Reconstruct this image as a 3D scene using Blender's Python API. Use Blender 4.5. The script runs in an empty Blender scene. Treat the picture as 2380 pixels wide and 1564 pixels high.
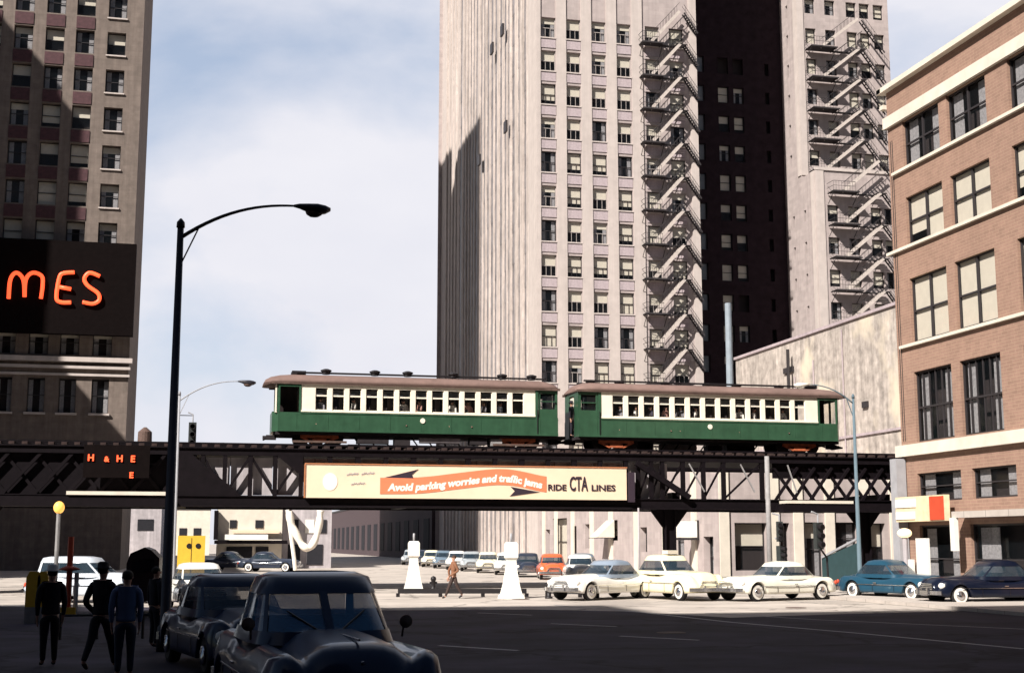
import bpy, bmesh, random
from math import *
from mathutils import Vector, Matrix
random.seed(7)
SC = bpy.context.scene
COL = SC.collection

# ------------------------------------------------------------------ camera
F, CX, CY, CAMH = 3100.0, 1190.0, 782.0, 2.2      # focal length and centre in units of a 2380 x 1564 picture
PITCH = atan(480 / F); YAW = atan(720 / F)
FWD = Vector((sin(YAW) * cos(PITCH), cos(YAW) * cos(PITCH), sin(PITCH)))
RGT = Vector((cos(YAW), -sin(YAW), 0)); UPV = RGT.cross(FWD)
CAMP = Vector((0, 0, CAMH))
cd = bpy.data.cameras.new('camera'); cam = bpy.data.objects.new('camera', cd); COL.objects.link(cam)
cam.matrix_world = Matrix.Translation(CAMP) @ Matrix((RGT, UPV, -FWD)).transposed().to_4x4()
cd.sensor_width = 36; cd.lens = 36 * F / 2380; cd.clip_end = 6000; cd.clip_start = .1
SC.camera = cam

def at(px, py, X=None, Y=None, Z=None):
    "the point of the place seen at a pixel, on a plane of known X, Y or Z"
    d = FWD + RGT * ((px - CX) / F) + UPV * ((CY - py) / F)
    t = X / d.x if X is not None else (Y / d.y if Y is not None else (Z - CAMH) / d.z)
    return CAMP + d * t
def xa(px, Y): return at(px, 1262, Y=Y).x
def ya(px, X): return at(px, 1262, X=X).y
def za(py, Y, px=1190): return at(px, py, Y=Y).z

# ------------------------------------------------------------------ world and sun
AZ, EL = radians(49.6), radians(40)
SUNDIR = Vector((-sin(AZ) * cos(EL), -cos(AZ) * cos(EL), sin(EL)))     # towards the sun
w = bpy.data.worlds.new("World"); SC.world = w; w.use_nodes = True
nt = w.node_tree; nt.nodes.clear(); N = nt.nodes.new; L = nt.links.new
out = N('ShaderNodeOutputWorld'); bg = N('ShaderNodeBackground'); bg.inputs[1].default_value = .078
sky = N('ShaderNodeTexSky'); sky.sky_type = 'NISHITA'; sky.sun_disc = False
sky.sun_elevation = EL; sky.sun_rotation = atan2(SUNDIR.x, SUNDIR.y)
tc = N('ShaderNodeTexCoord'); mp = N('ShaderNodeMapping'); mp.inputs['Scale'].default_value = (1, 1, 1.9)
mp.inputs['Location'].default_value = (.35, .1, .22)
n1 = N('ShaderNodeTexNoise'); n1.inputs['Scale'].default_value = 3.1; n1.inputs['Detail'].default_value = 7; n1.inputs['Roughness'].default_value = .52
n1.inputs['Distortion'].default_value = .25
rp = N('ShaderNodeValToRGB'); rp.color_ramp.elements[0].position = .33; rp.color_ramp.elements[1].position = .56
rp.color_ramp.elements[0].color = (0.0, 0.0, 0.0, 1)
n2 = N('ShaderNodeTexNoise'); n2.inputs['Scale'].default_value = 6.5; n2.inputs['Detail'].default_value = 6
cl = N('ShaderNodeMix'); cl.data_type = 'RGBA'; cl.inputs[6].default_value = (5.5, 5.6, 6.3, 1); cl.inputs[7].default_value = (6.9, 6.8, 7.1, 1)
mx = N('ShaderNodeMix'); mx.data_type = 'RGBA'
sc_ = N('ShaderNodeMix'); sc_.data_type = 'RGBA'; sc_.inputs[0].default_value = .62; sc_.inputs[7].default_value = (4.2, 4.8, 6.0, 1)
L(tc.outputs['Generated'], mp.inputs[0]); L(mp.outputs[0], n1.inputs[0]); L(mp.outputs[0], n2.inputs[0])
L(n1.outputs[0], rp.inputs[0])
# clouds only ahead and low; unseen sky overhead and behind dimmed to cut fill light
dt = N('ShaderNodeVectorMath'); dt.operation = 'DOT_PRODUCT'; dt.inputs[1].default_value = (sin(YAW - .1), cos(YAW - .1), .15)
mr = N('ShaderNodeMapRange'); mr.interpolation_type = 'SMOOTHSTEP'; mr.inputs['From Min'].default_value = .45; mr.inputs['From Max'].default_value = .86
nv = N('ShaderNodeVectorMath'); nv.operation = 'NORMALIZE'; L(tc.outputs['Generated'], nv.inputs[0])
L(nv.outputs[0], dt.inputs[0]); L(dt.outputs['Value'], mr.inputs[0])
L(rp.outputs[0], mx.inputs[0])
fin = N('ShaderNodeMix'); fin.data_type = 'RGBA'; dim = N('ShaderNodeVectorMath'); dim.operation = 'SCALE'; dim.inputs['Scale'].default_value = .36
L(sky.outputs[0], dim.inputs[0]); L(mr.outputs[0], fin.inputs[0]); L(dim.outputs[0], fin.inputs[6]); L(mx.outputs[2], fin.inputs[7])
L(n2.outputs[0], cl.inputs[0]); L(sky.outputs[0], sc_.inputs[6]); L(sc_.outputs[2], mx.inputs[6]); L(cl.outputs[2], mx.inputs[7])
L(fin.outputs[2], bg.inputs[0]); L(bg.outputs[0], out.inputs[0])
sl = bpy.data.lights.new('sun', 'SUN'); sl.energy = 5; sl.angle = radians(.5); sl.color = (1, .94, .87)
so = bpy.data.objects.new('sun', sl); COL.objects.link(so); so.rotation_euler = SUNDIR.to_track_quat('Z', 'Y').to_euler(); so.location = (0, 0, 90)
SC.view_settings.view_transform = 'Standard'; SC.view_settings.look = 'None'; SC.view_settings.gamma = 1
SC.view_settings.exposure = .80
SC.cycles.max_bounces = 5; SC.cycles.diffuse_bounces = 2

# ------------------------------------------------------------------ materials
MATS = {}
def mat(name, col, rough=.7, metal=0., var=.12, vs=3., streak=0., brick=None, spec=.4, bump=0., emit=0., cells=None, stain=None, coat=0., grime=0., crack=0.):
    if name in MATS: return MATS[name]
    m = bpy.data.materials.new(name); m.use_nodes = True; t = m.node_tree; b = t.nodes['Principled BSDF']
    N = t.nodes.new; L = t.links.new
    b.inputs['Roughness'].default_value = rough; b.inputs['Metallic'].default_value = metal
    b.inputs['Specular IOR Level'].default_value = spec
    if coat: b.inputs['Coat Weight'].default_value = coat; b.inputs['Coat Roughness'].default_value = .08
    tc = N('ShaderNodeTexCoord'); base = None
    sep = N('ShaderNodeSeparateXYZ'); L(tc.outputs['Object'], sep.inputs[0])
    ad = N('ShaderNodeMath'); ad.operation = 'ADD'; L(sep.outputs[0], ad.inputs[0]); L(sep.outputs[1], ad.inputs[1])
    uv = N('ShaderNodeCombineXYZ'); L(ad.outputs[0], uv.inputs[0]); L(sep.outputs[2], uv.inputs[1])
    cur = None; c0 = N('ShaderNodeRGB'); c0.outputs[0].default_value = (*col, 1); cur = c0.outputs[0]
    def mixmul(cur, fac, lo, hi):
        mr = N('ShaderNodeMapRange'); mr.inputs['From Min'].default_value = .3; mr.inputs['From Max'].default_value = .7
        mr.inputs['To Min'].default_value = lo; mr.inputs['To Max'].default_value = hi; L(fac, mr.inputs[0])
        v = N('ShaderNodeVectorMath'); v.operation = 'SCALE'; L(cur, v.inputs[0]); L(mr.outputs[0], v.inputs['Scale']); return v.outputs[0]
    if brick:
        bw, bh, mort, mcol = brick
        br = N('ShaderNodeTexBrick'); br.inputs['Scale'].default_value = 1; br.inputs['Brick Width'].default_value = bw
        br.inputs['Row Height'].default_value = bh; br.inputs['Mortar Size'].default_value = mort
        br.inputs['Color1'].default_value = (*col, 1); br.inputs['Color2'].default_value = (*[c * .86 for c in col], 1)
        br.inputs['Mortar'].default_value = (*mcol, 1); br.inputs['Mortar Smooth'].default_value = .4; br.inputs['Bias'].default_value = -.2
        L(uv.outputs[0], br.inputs[0]); cur = br.outputs[0]
    if var:
        n = N('ShaderNodeTexNoise'); n.inputs['Scale'].default_value = vs; n.inputs['Detail'].default_value = 6; n.inputs['Roughness'].default_value = .62
        L(tc.outputs['Object'], n.inputs[0]); cur = mixmul(cur, n.outputs[0], 1 - var, 1 + var)
        if bump:
            bp = N('ShaderNodeBump'); bp.inputs['Strength'].default_value = bump; bp.inputs['Distance'].default_value = .02
            L(n.outputs[0], bp.inputs['Height']); L(bp.outputs[0], b.inputs['Normal'])
    if streak:
        mp = N('ShaderNodeMapping'); mp.inputs['Scale'].default_value = (1.9, 1.9, .09); L(tc.outputs['Object'], mp.inputs[0])
        n = N('ShaderNodeTexNoise'); n.inputs['Scale'].default_value = 1.; n.inputs['Detail'].default_value = 7; n.inputs['Roughness'].default_value = .68
        L(mp.outputs[0], n.inputs[0]); cur = mixmul(cur, n.outputs[0], 1 - streak, 1 + streak * .6)
    if grime:
        n = N('ShaderNodeTexNoise'); n.inputs['Scale'].default_value = .35; n.inputs['Detail'].default_value = 4
        L(tc.outputs['Object'], n.inputs[0]); cur = mixmul(cur, n.outputs[0], 1 - grime, 1 + grime * .5)
    if crack:
        vo = N('ShaderNodeTexVoronoi'); vo.feature = 'DISTANCE_TO_EDGE'; vo.inputs['Scale'].default_value = crack
        wn = N('ShaderNodeTexNoise'); wn.inputs['Scale'].default_value = 1.2; wn.inputs['Detail'].default_value = 5; L(tc.outputs['Object'], wn.inputs[0])
        va = N('ShaderNodeVectorMath'); va.operation = 'MULTIPLY_ADD'; va.inputs[1].default_value = (1.6,) * 3; L(wn.outputs['Color'], va.inputs[0]); L(tc.outputs['Object'], va.inputs[2]); L(va.outputs[0], vo.inputs[0])
        mr = N('ShaderNodeMapRange'); mr.inputs['From Max'].default_value = .022; mr.inputs['To Min'].default_value = .45; L(vo.outputs[0], mr.inputs[0])
        v = N('ShaderNodeVectorMath'); v.operation = 'SCALE'; L(cur, v.inputs[0]); L(mr.outputs[0], v.inputs['Scale']); cur = v.outputs[0]
        m2 = N('ShaderNodeMapping'); m2.inputs['Scale'].default_value = (.07, .9, 1); L(tc.outputs['Object'], m2.inputs[0])          # tyre tracks along the street
        n3 = N('ShaderNodeTexNoise'); n3.inputs['Scale'].default_value = 1; n3.inputs['Detail'].default_value = 4; L(m2.outputs[0], n3.inputs[0]); cur = mixmul(cur, n3.outputs[0], .82, 1.12)
    if stain:
        n = N('ShaderNodeTexNoise'); n.inputs['Scale'].default_value = stain[1]; n.inputs['Detail'].default_value = 5
        mp = N('ShaderNodeMapping'); mp.inputs['Scale'].default_value = (1, .8, .7); mp.inputs['Location'].default_value = (3, 1, 5); L(tc.outputs['Object'], mp.inputs[0]); L(mp.outputs[0], n.inputs[0])
        r = N('ShaderNodeValToRGB'); r.color_ramp.elements[0].position = stain[2]; r.color_ramp.elements[1].position = stain[2] + .07; L(n.outputs[0], r.inputs[0])
        k = N('ShaderNodeMix'); k.data_type = 'RGBA'; L(r.outputs[0], k.inputs[0]); L(cur, k.inputs[6]); k.inputs[7].default_value = (*stain[0], 1); cur = k.outputs[2]
    L(cur, b.inputs['Base Color'])
    if emit: b.inputs['Emission Color'].default_value = (*col, 1); b.inputs['Emission Strength'].default_value = emit
    MATS[name] = m; return m
def glass_mat(name, tint=(.02, .025, .03), mixf=.35, rough=.06):
    m = bpy.data.materials.new(name); m.use_nodes = True; t = m.node_tree; b = t.nodes['Principled BSDF']
    b.inputs['Base Color'].default_value = (*tint, 1); b.inputs['Roughness'].default_value = rough; b.inputs['Specular IOR Level'].default_value = .7
    tr = t.nodes.new('ShaderNodeBsdfTransparent'); mxs = t.nodes.new('ShaderNodeMixShader'); mxs.inputs[0].default_value = mixf
    t.links.new(b.outputs[0], mxs.inputs[2]); t.links.new(tr.outputs[0], mxs.inputs[1]); t.links.new(mxs.outputs[0], t.nodes['Material Output'].inputs[0])
    MATS[name] = m; return m

M = dict(
 shadow_asphalt=mat('shadow_asphalt', (.048, .042, .060), .9, spec=.15, crack=.13, var=.35, vs=.5, bump=.3, grime=.3),
 concrete_road=mat('concrete_road', (.47, .42, .375), .9, crack=.16, var=.14, vs=.6, bump=.2, grime=.16, stain=((.34, .30, .27), .12, .60)),
 pavement=mat('pavement', (.46, .41, .37), .9, var=.12, vs=1.5, brick=(1.5, 1.5, .02, (.22, .2, .18))),
 pale_stone=mat('pale_stone', (.41, .35, .335), .85, var=.10, vs=1.2, brick=(1.1, .42, .012, (.38, .31, .31)), streak=.14),
 streaked_stone=mat('streaked_stone', (.52, .45, .41), .85, var=.16, vs=1.4, streak=.42),
 smooth_stone=mat('smooth_stone', (.49, .43, .40), .85, var=.08, vs=1, streak=.1),
 spandrel_stone=mat('spandrel_stone', (.40, .335, .35), .85, var=.14, vs=5, streak=.2),
 sooty_brick=mat('sooty_brick', (.016, .010, .014), .95, var=.3, vs=1.2, brick=(.6, .22, .03, (.010, .006, .010)), spec=.1),
 shadow_court_brick=mat('shadow_court_brick', (.022, .014, .018), .95, var=.3, vs=1.2, spec=.1),  # near-black, with the deep court's shade put into the colour
 left_stone=mat('left_stone', (.175, .14, .12), .88, var=.18, vs=1.6, brick=(1.2, .45, .015, (.15, .115, .10)), streak=.25),
 maroon_panel=mat('maroon_panel', (.07, .030, .035), .8, var=.3, vs=4),
 buff_brick=mat('buff_brick', (.30, .185, .14), .88, var=.10, vs=2.5, brick=(.42, .13, .012, (.35, .24, .17)), grime=.1),
 cream_stone=mat('cream_stone', (.66, .60, .51), .8, var=.08, vs=1.5, grime=.08),
 stained_wall=mat('stained_wall', (.42, .37, .33), .9, var=.34, vs=1.6, streak=.42, stain=((.62, .54, .42), .19, .53)),
 roof_tar=mat('roof_tar', (.04, .038, .04), .95),
 dark_steel=mat('dark_steel', (.006, .004, .0055), .7, metal=0, var=.3, vs=4, spec=.1),
 grey_panel=mat('grey_panel', (.42, .385, .40), .8, var=.14, vs=1.4, streak=.3),
 bay_glass=mat('bay_glass', (.20, .18, .18), .5, var=.5, vs=.6),
 dark_blocker=mat('dark_blocker', (.045, .04, .03), .9),
 tie_wood=mat('tie_wood', (.045, .030, .028), .9, var=.3, vs=4, spec=.1),
 rust_steel=mat('rust_steel', (.10, .062, .05), .8, var=.3, vs=4),
 light_steel=mat('light_steel', (.27, .26, .26), .7, spec=.2, var=.2, vs=4),
 escape_iron=mat('escape_iron', (.035, .030, .032), .7, var=.2),
 escape_paint=mat('escape_paint', (.50, .44, .40), .7, var=.15),
 train_green=mat('train_green', (.030, .082, .045), .38, var=.16, vs=2.2, streak=.15, coat=.3),
 train_cream=mat('train_cream', (.80, .74, .62), .45, var=.06, vs=2, streak=.06),
 train_roof=mat('train_roof', (.19, .122, .105), .8, var=.16, vs=2, grime=.15),
 train_under=mat('train_under', (.018, .013, .015), .8, var=.3, vs=5),
 truck_orange=mat('truck_orange', (.42, .11, .045), .7, var=.4, vs=5),
 black_paint=mat('black_paint', (.012, .010, .012), .5, var=.2),
 lamp_green=mat('lamp_green', (.030, .028, .036), .45, var=.2, metal=.2),
 pale_blue_paint=mat('pale_blue_paint', (.11, .155, .185), .7, spec=.15, var=.1),
 white_paint=mat('white_paint', (.80, .77, .70), .6, var=.06, streak=.06),
 grey_paint=mat('grey_paint', (.33, .33, .35), .6, var=.1),
 yellow_paint=mat('yellow_paint', (.72, .44, .045), .5, var=.08),
 red_paint=mat('red_paint', (.55, .07, .03), .5, var=.1),
 banner_cream=mat('banner_cream', (.80, .63, .46), .6, var=.05, vs=1, grime=.05),
 banner_edge=mat('banner_edge', (.42, .16, .07), .6),
 banner_red=mat('banner_red', (.78, .21, .10), .6, var=.05),
 banner_white=mat('banner_white', (.88, .82, .72), .6, var=.02),
 banner_black=mat('banner_black', (.03, .018, .03), .6, var=.1),
 neon=mat('neon', (1, .09, .03), .4, emit=1.1, var=0),
 sign_black=mat('sign_black', (.006, .004, .004), .9, spec=.05, var=.2),
 blind=mat('blind', (.72, .66, .55), .8, var=.05),
 curtain=mat('curtain', (.34, .33, .34), .8, var=.3, vs=8),
 frame_dark=mat('frame_dark', (.03, .026, .028), .5),
 frame_pale=mat('frame_pale', (.36, .32, .30), .5),
 interior=mat('interior', (.03, .022, .022), .9),
 tyre=mat('tyre', (.012, .011, .012), .8),
 whitewall=mat('whitewall', (.75, .72, .66), .6),
 chrome=mat('chrome', (.62, .62, .64), .22, metal=1, var=.03),
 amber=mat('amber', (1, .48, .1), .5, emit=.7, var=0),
 skin=mat('skin', (.50, .28, .20), .6, var=.05),
 teal_paint=mat('teal_hoarding', (.020, .050, .055), .7, var=.15),
 signal_green=mat('signal_housing', (.03, .035, .035), .5),
)
M['glass'] = glass_mat('window_glass', mixf=.2); M['windshield'] = glass_mat('sky_tinted_windshield', (.03, .13, .26), .75, .08); M['sky_glass'] = glass_mat('reflecting_glass', (.10, .12, .15), .65, .12)  # the windshield's blue is the sky's reflection put into the glass colour
M['train_glass'] = glass_mat('train_glass', (.02, .02, .022), .10); M['car_glass'] = glass_mat('car_glass', (.03, .05, .07), .6, .05)
def paint(name, col, rough=.28):
    m = mat(name, col, rough, var=.06, vs=2, coat=.55 if sum(col) > .2 else .3, spec=.4 if sum(col) > .2 else .2)
    m.node_tree.nodes['Principled BSDF'].inputs['Coat Tint'].default_value = (1, 1, 1, 1) if sum(col) > .2 else (.55, .75, 1, 1)
    return m

# ------------------------------------------------------------------ mesh builder
class MB:
    def __init__(s): s.v = []; s.f = []
    def add(s, vs, fs):
        o = len(s.v); s.v += [tuple(p) for p in vs]; s.f += [tuple(i + o for i in f) for f in fs]; return s
    def quad(s, a, b, c, d): return s.add([a, b, c, d], [(0, 1, 2, 3)])
    def box(s, x0, x1, y0, y1, z0, z1):
        x0, x1 = sorted((x0, x1)); y0, y1 = sorted((y0, y1)); z0, z1 = sorted((z0, z1))
        return s.add([(x0, y0, z0), (x1, y0, z0), (x1, y1, z0), (x0, y1, z0), (x0, y0, z1), (x1, y0, z1), (x1, y1, z1), (x0, y1, z1)],
                     [(0, 3, 2, 1), (4, 5, 6, 7), (0, 1, 5, 4), (1, 2, 6, 5), (2, 3, 7, 6), (3, 0, 4, 7)])
    def bar(s, p, q, w=.1, h=None):
        h = h or w; p = Vector(p); q = Vector(q); d = (q - p).normalized()
        u = d.cross(Vector((0, 0, 1)));
        if u.length < 1e-3: u = Vector((1, 0, 0))
        u.normalize(); n = u.cross(d); u *= w / 2; n *= h / 2
        return s.add([p - u - n, p + u - n, p + u + n, p - u + n, q - u - n, q + u - n, q + u + n, q - u + n],
                     [(0, 3, 2, 1), (4, 5, 6, 7), (0, 1, 5, 4), (1, 2, 6, 5), (2, 3, 7, 6), (3, 0, 4, 7)])
    def tube(s, pts, rad, n=10, cap=True):
        pts = [Vector(p) for p in pts]; rad = rad if hasattr(rad, '__len__') else [rad] * len(pts); o = len(s.v); u = None
        for i, p in enumerate(pts):
            d = (pts[min(i + 1, len(pts) - 1)] - pts[max(i - 1, 0)]).normalized()
            if u is None: u = d.orthogonal().normalized()
            u = (u - d * u.dot(d)).normalized(); w = d.cross(u)
            for k in range(n): a = 2 * pi * k / n; s.v.append(tuple(p + (u * cos(a) + w * sin(a)) * rad[i]))
        for i in range(len(pts) - 1):
            for k in range(n): a = o + i * n + k; b = o + i * n + (k + 1) % n; s.f.append((a, b, b + n, a + n))
        if cap: s.f.append(tuple(o + k for k in reversed(range(n)))); s.f.append(tuple(o + (len(pts) - 1) * n + k for k in range(n)))
        return s
    def lathe(s, prof, c=(0, 0, 0), n=16, axis='z'):
        o = len(s.v)
        for r, z in prof:
            for k in range(n):
                a = 2 * pi * k / n; x, y = r * cos(a), r * sin(a)
                p = (x, y, z) if axis == 'z' else ((x, z, y) if axis == 'y' else (z, x, y))
                s.v.append((p[0] + c[0], p[1] + c[1], p[2] + c[2]))
        for i in range(len(prof) - 1):
            for k in range(n): a = o + i * n + k; b = o + i * n + (k + 1) % n; s.f.append((a, b, b + n, a + n))
        s.f.append(tuple(o + k for k in reversed(range(n)))); s.f.append(tuple(o + (len(prof) - 1) * n + k for k in range(n)))
        return s
    def ell(s, c, r, n=10, m=6):
        return s.lathe_ell(c, r, n, m)
    def lathe_ell(s, c, r, n, m):
        o = len(s.v)
        for i in range(1, m):
            t = pi * i / m
            for k in range(n): a = 2 * pi * k / n; s.v.append((c[0] + r[0] * sin(t) * cos(a), c[1] + r[1] * sin(t) * sin(a), c[2] + r[2] * cos(t)))
        for i in range(m - 2):
            for k in range(n): a = o + i * n + k; b = o + i * n + (k + 1) % n; s.f.append((a, a + n, b + n, b))
        s.v.append((c[0], c[1], c[2] + r[2])); s.v.append((c[0], c[1], c[2] - r[2])); T = len(s.v) - 2
        for k in range(n): s.f.append((T, o + k, o + (k + 1) % n)); s.f.append((T + 1, o + (m - 2) * n + (k + 1) % n, o + (m - 2) * n + k))
        return s
    def prism(s, poly, P, U, V, W, t):
        "polygon (u,v) on plane P+U*u+V*v, thickness t along W"
        P, U, V, W = map(Vector, (P, U, V, W)); n = len(poly)
        a = [P + U * u + V * v for u, v in poly]
        return s.add(a + [p + W * t for p in a], [tuple(range(n)), tuple(reversed(range(n, 2 * n)))] + [(i, i + n, (i + 1) % n + n, (i + 1) % n) for i in range(n)])
    def mesh(s, name, material, smooth=False):
        me = bpy.data.meshes.new(name); me.from_pydata(s.v, [], s.f); me.update()
        bm = bmesh.new(); bm.from_mesh(me); bmesh.ops.recalc_face_normals(bm, faces=bm.faces); bm.to_mesh(me); bm.free()
        if material: me.materials.append(material)
        if smooth:
            for p in me.polygons: p.use_smooth = True
        return me
    def build(s, name, material, parent=None, smooth=False, world=True):
        if parent and world:
            o = Vector((0, 0, 0)); q = parent
            while q: o += q.location; q = q.parent
            s.v = [tuple(Vector(v) - o) for v in s.v]
        ob = bpy.data.objects.new(name, s.mesh(name, material, smooth)); COL.objects.link(ob)
        if parent: ob.parent = parent
        return ob
def tag(o, label=None, cat=None, group=None, kind=None):
    if label: o['label'] = label
    if cat: o['category'] = cat
    if group: o['group'] = group
    if kind: o['kind'] = kind
    return o
def empty(name, loc, label, cat, group=None, rz=0):
    o = bpy.data.objects.new(name, None); COL.objects.link(o); o.location = loc; o.rotation_euler = (0, 0, rz); o.empty_display_size = .3
    return tag(o, label, cat, group)
def inst(name, me, parent, loc=(0, 0, 0), rz=0):
    o = bpy.data.objects.new(name, me); COL.objects.link(o); o.parent = parent; o.location = loc; o.rotation_euler = (0, 0, rz); return o
def copy_tree(o, parent=None):
    c = o.copy(); COL.objects.link(c); c.parent = parent
    for ch in list(o.children): copy_tree(ch, c)
    return c
def relabel(o, label, cat=None, group=None): return tag(o, label, cat, group)
def textmesh(s, size, font_bold=0.0, shear=0., extr=.01, spacing=1., align='LEFT'):
    cu = bpy.data.curves.new('t', 'FONT'); cu.body = s; cu.size = size; cu.extrude = extr; cu.offset = font_bold; cu.shear = shear; cu.space_character = spacing
    cu.align_x = align; cu.resolution_u = 3
    ob = bpy.data.objects.new('t', cu); COL.objects.link(ob); dg = bpy.context.evaluated_depsgraph_get(); dg.update()
    me = bpy.data.meshes.new_from_object(ob.evaluated_get(dg)); bpy.data.objects.remove(ob); return me
def text_to_plane(me, P, U, V, fn=None):
    "bends/places flat lettering: local x->U, y->V, z->outward"
    P, U, V = map(Vector, (P, U, V)); W = U.cross(V)
    for v in me.vertices:
        x, y, z = v.co
        if fn: x, y = fn(x, y)
        v.co = P + U * x + V * y + W * z
    me.materials.clear(); return me

# ------------------------------------------------------------------ facades
def facade(mb, O, U, Nn, W, z0, z1, ops, depth=.3):
    "wall sheet with real openings and reveals; ops = (u0,u1,za,zb)"
    O, U, Nn = map(Vector, (O, U, Nn)); P = lambda u, z, d=0: tuple(O + U * u - Nn * d + Vector((0, 0, z)))
    us = sorted({0, W, *[o[0] for o in ops], *[o[1] for o in ops]}); zs = sorted({z0, z1, *[o[2] for o in ops], *[o[3] for o in ops]})
    for i in range(len(us) - 1):
        runs = None
        for j in range(len(zs) - 1):
            u, z = (us[i] + us[i + 1]) / 2, (zs[j] + zs[j + 1]) / 2
            if any(o[0] < u < o[1] and o[2] < z < o[3] for o in ops):
                continue
            mb.quad(P(us[i], zs[j]), P(us[i + 1], zs[j]), P(us[i + 1], zs[j + 1]), P(us[i], zs[j + 1]))
    for a, b, c, d in ops:
        mb.quad(P(a, c), P(a, c, depth), P(a, d, depth), P(a, d)); mb.quad(P(b, c), P(b, d), P(b, d, depth), P(b, c, depth))
        mb.quad(P(a, c), P(b, c), P(b, c, depth), P(a, c, depth)); mb.quad(P(a, d), P(a, d, depth), P(b, d, depth), P(b, d))
WM = {}
def window_meshes(w, h, style='sash', kind=0, deep=.25):
    "frame, pane and blind meshes: origin bottom centre of the opening, outward = -Y"
    key = (round(w, 2), round(h, 2), style, kind)
    if key in WM: return WM[key]
    f = MB(); t = .07
    f.box(-w / 2, -w / 2 + t, 0, .08, 0, h); f.box(w / 2 - t, w / 2, 0, .08, 0, h); f.box(-w / 2 + t, w / 2 - t, 0, .08, 0, t); f.box(-w / 2 + t, w / 2 - t, 0, .08, h - t, h)
    if style == 'sash':
        f.box(-w / 2 + t, w / 2 - t, -.01, .06, h * .48, h * .48 + .06)
        for x in (-w / 6, w / 6): f.box(x - .02, x + .02, .01, .05, t, h * .48)
    elif style == 'cross':
        f.box(-.05, .05, -.02, .07, t, h - t); f.box(-w / 2 + t, -.05, 0, .06, h * .47, h * .47 + .08); f.box(.05, w / 2 - t, 0, .06, h * .47, h * .47 + .08)
    elif style == 'factory':
        for k in range(1, 6): x = -w / 2 + w * k / 6; f.box(x - .03, x + .03, 0, .06, t, h - t)
        f.box(-w / 2 + t, w / 2 - t, -.01, .075, h * .47, h * .47 + .08)
    elif style == 'plain': f.box(-w / 2 + t, w / 2 - t, -.01, .06, h * .5, h * .5 + .05)
    fm = f.mesh('window', M['frame_pale'] if style == 'sash' and kind % 2 else M['frame_dark'])
    pm = MB().quad((-w / 2 + t, .04, t), (w / 2 - t, .04, t), (w / 2 - t, .04, h - t), (-w / 2 + t, .04, h - t)).mesh('pane', M['sky_glass'] if style == 'court' else M['glass'])
    fr = [0, .5, .78, .3, 1.][kind % 5]
    bl = None
    if fr:
        c = MB()
        if style == 'cross' or style == 'factory':
            c.box(-w / 2 + t, -.04, .10, .115, h * (1 - fr), h - .02); c.box(.04, w / 2 - t, .10, .115, h * (1 - min(1, fr * 1.25)), h - .02)
        else: c.box(-w / 2 + t, w / 2 - t, .10, .115, h * (1 - fr) + .02, h - .02)
        bl = c.mesh('blind', M['blind'])
    cu = None
    if kind % 5 in (0, 3) and style != 'court':
        c = MB()
        for sx in (-1, 1): c.box(sx * w * .2, sx * w * .44, .13, .15, .05, h * .95)
        cu = c.mesh('curtain', M['curtain'])
    WM[key] = (fm, pm, bl, cu); return WM[key]
def small(name, key, fn, m):
    if key not in WM: b = MB(); fn(b); WM[key] = b.mesh(name, m)
    return WM[key]
def put_window(parent, O, U, Nn, u, z, w, h, style='sash', kind=0, depth=.28, sill=None, span=None):
    O, U, Nn = map(Vector, (O, U, Nn)); p = O + U * u - Nn * depth + Vector((0, 0, z)) - parent.location
    rz = atan2(U.y, U.x); fm, pm, bl, cu = window_meshes(w, h, style, kind)
    wdw = inst('window', fm, parent, p, rz)
    inst('pane', pm, wdw)
    if bl: inst('blind', bl, wdw)
    if sill: inst('sill', small('sill', ('sill', w, depth), lambda b: b.box(-w / 2 - .08, w / 2 + .08, -depth - .15, -depth - .003, -.13, -.01), sill), wdw)
    if span: inst('spandrel', small('spandrel', ('span', w, depth, span[2]), lambda b: b.box(-w / 2 + .005, w / 2 - .005, -depth - .07, -depth - .004, span[0], span[1]), span[2]), wdw)
    if cu: inst('curtain', cu, wdw)
    return wdw
XN, YN = (1, 0, 0), (0, 1, 0)
FRONT = ((1, 0, 0), (0, -1, 0))       # U, N of a face looking at -Y
LEFT = ((0, -1, 0), (-1, 0, 0))       # U, N of a face looking at -X (u grows towards the camera)

exec_parts = []
# ================================================================== the setting: ground
def sheet(name, m, x0, x1, y0, y1, z, poly=None, kind='structure'):
    mb = MB(); P = poly or [(x0, y0), (x1, y0), (x1, y1), (x0, y1)]
    mb.add([(x, y, z) for x, y in P], [tuple(range(len(P)))]); return tag(mb.build(name, m), kind=kind)
def slab(name, m, poly, z1, z0=-.2):
    mb = MB().prism(poly, (0, 0, z0), (1, 0, 0), (0, 1, 0), (0, 0, 1), z1 - z0); return tag(mb.build(name, m), kind='structure')
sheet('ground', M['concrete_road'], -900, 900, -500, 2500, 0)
sheet('road', M['shadow_asphalt'], 0, 0, 0, 0, .004, poly=[(-200, -60), (300, -60), (300, 40.6), (27, 40.6), (20, 39.4), (15.6, 38.2), (13.6, 42.5), (11, 44.4), (6, 45), (0, 48.5), (-8, 51), (-200, 52)])  # near-black sheet: foreground shade put into the colour, edge follows the shadow
slab('kerb', M['smooth_stone'], [(30, 75), (26.5, 75), (26.2, 76), (26.2, 168), (30, 168)], .14)
slab('pavement', M['pavement'], [(24.5, 20), (24.5, 50.5), (25.5, 53.5), (29, 54.6), (60, 54.6), (60, 20)], .13)
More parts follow.
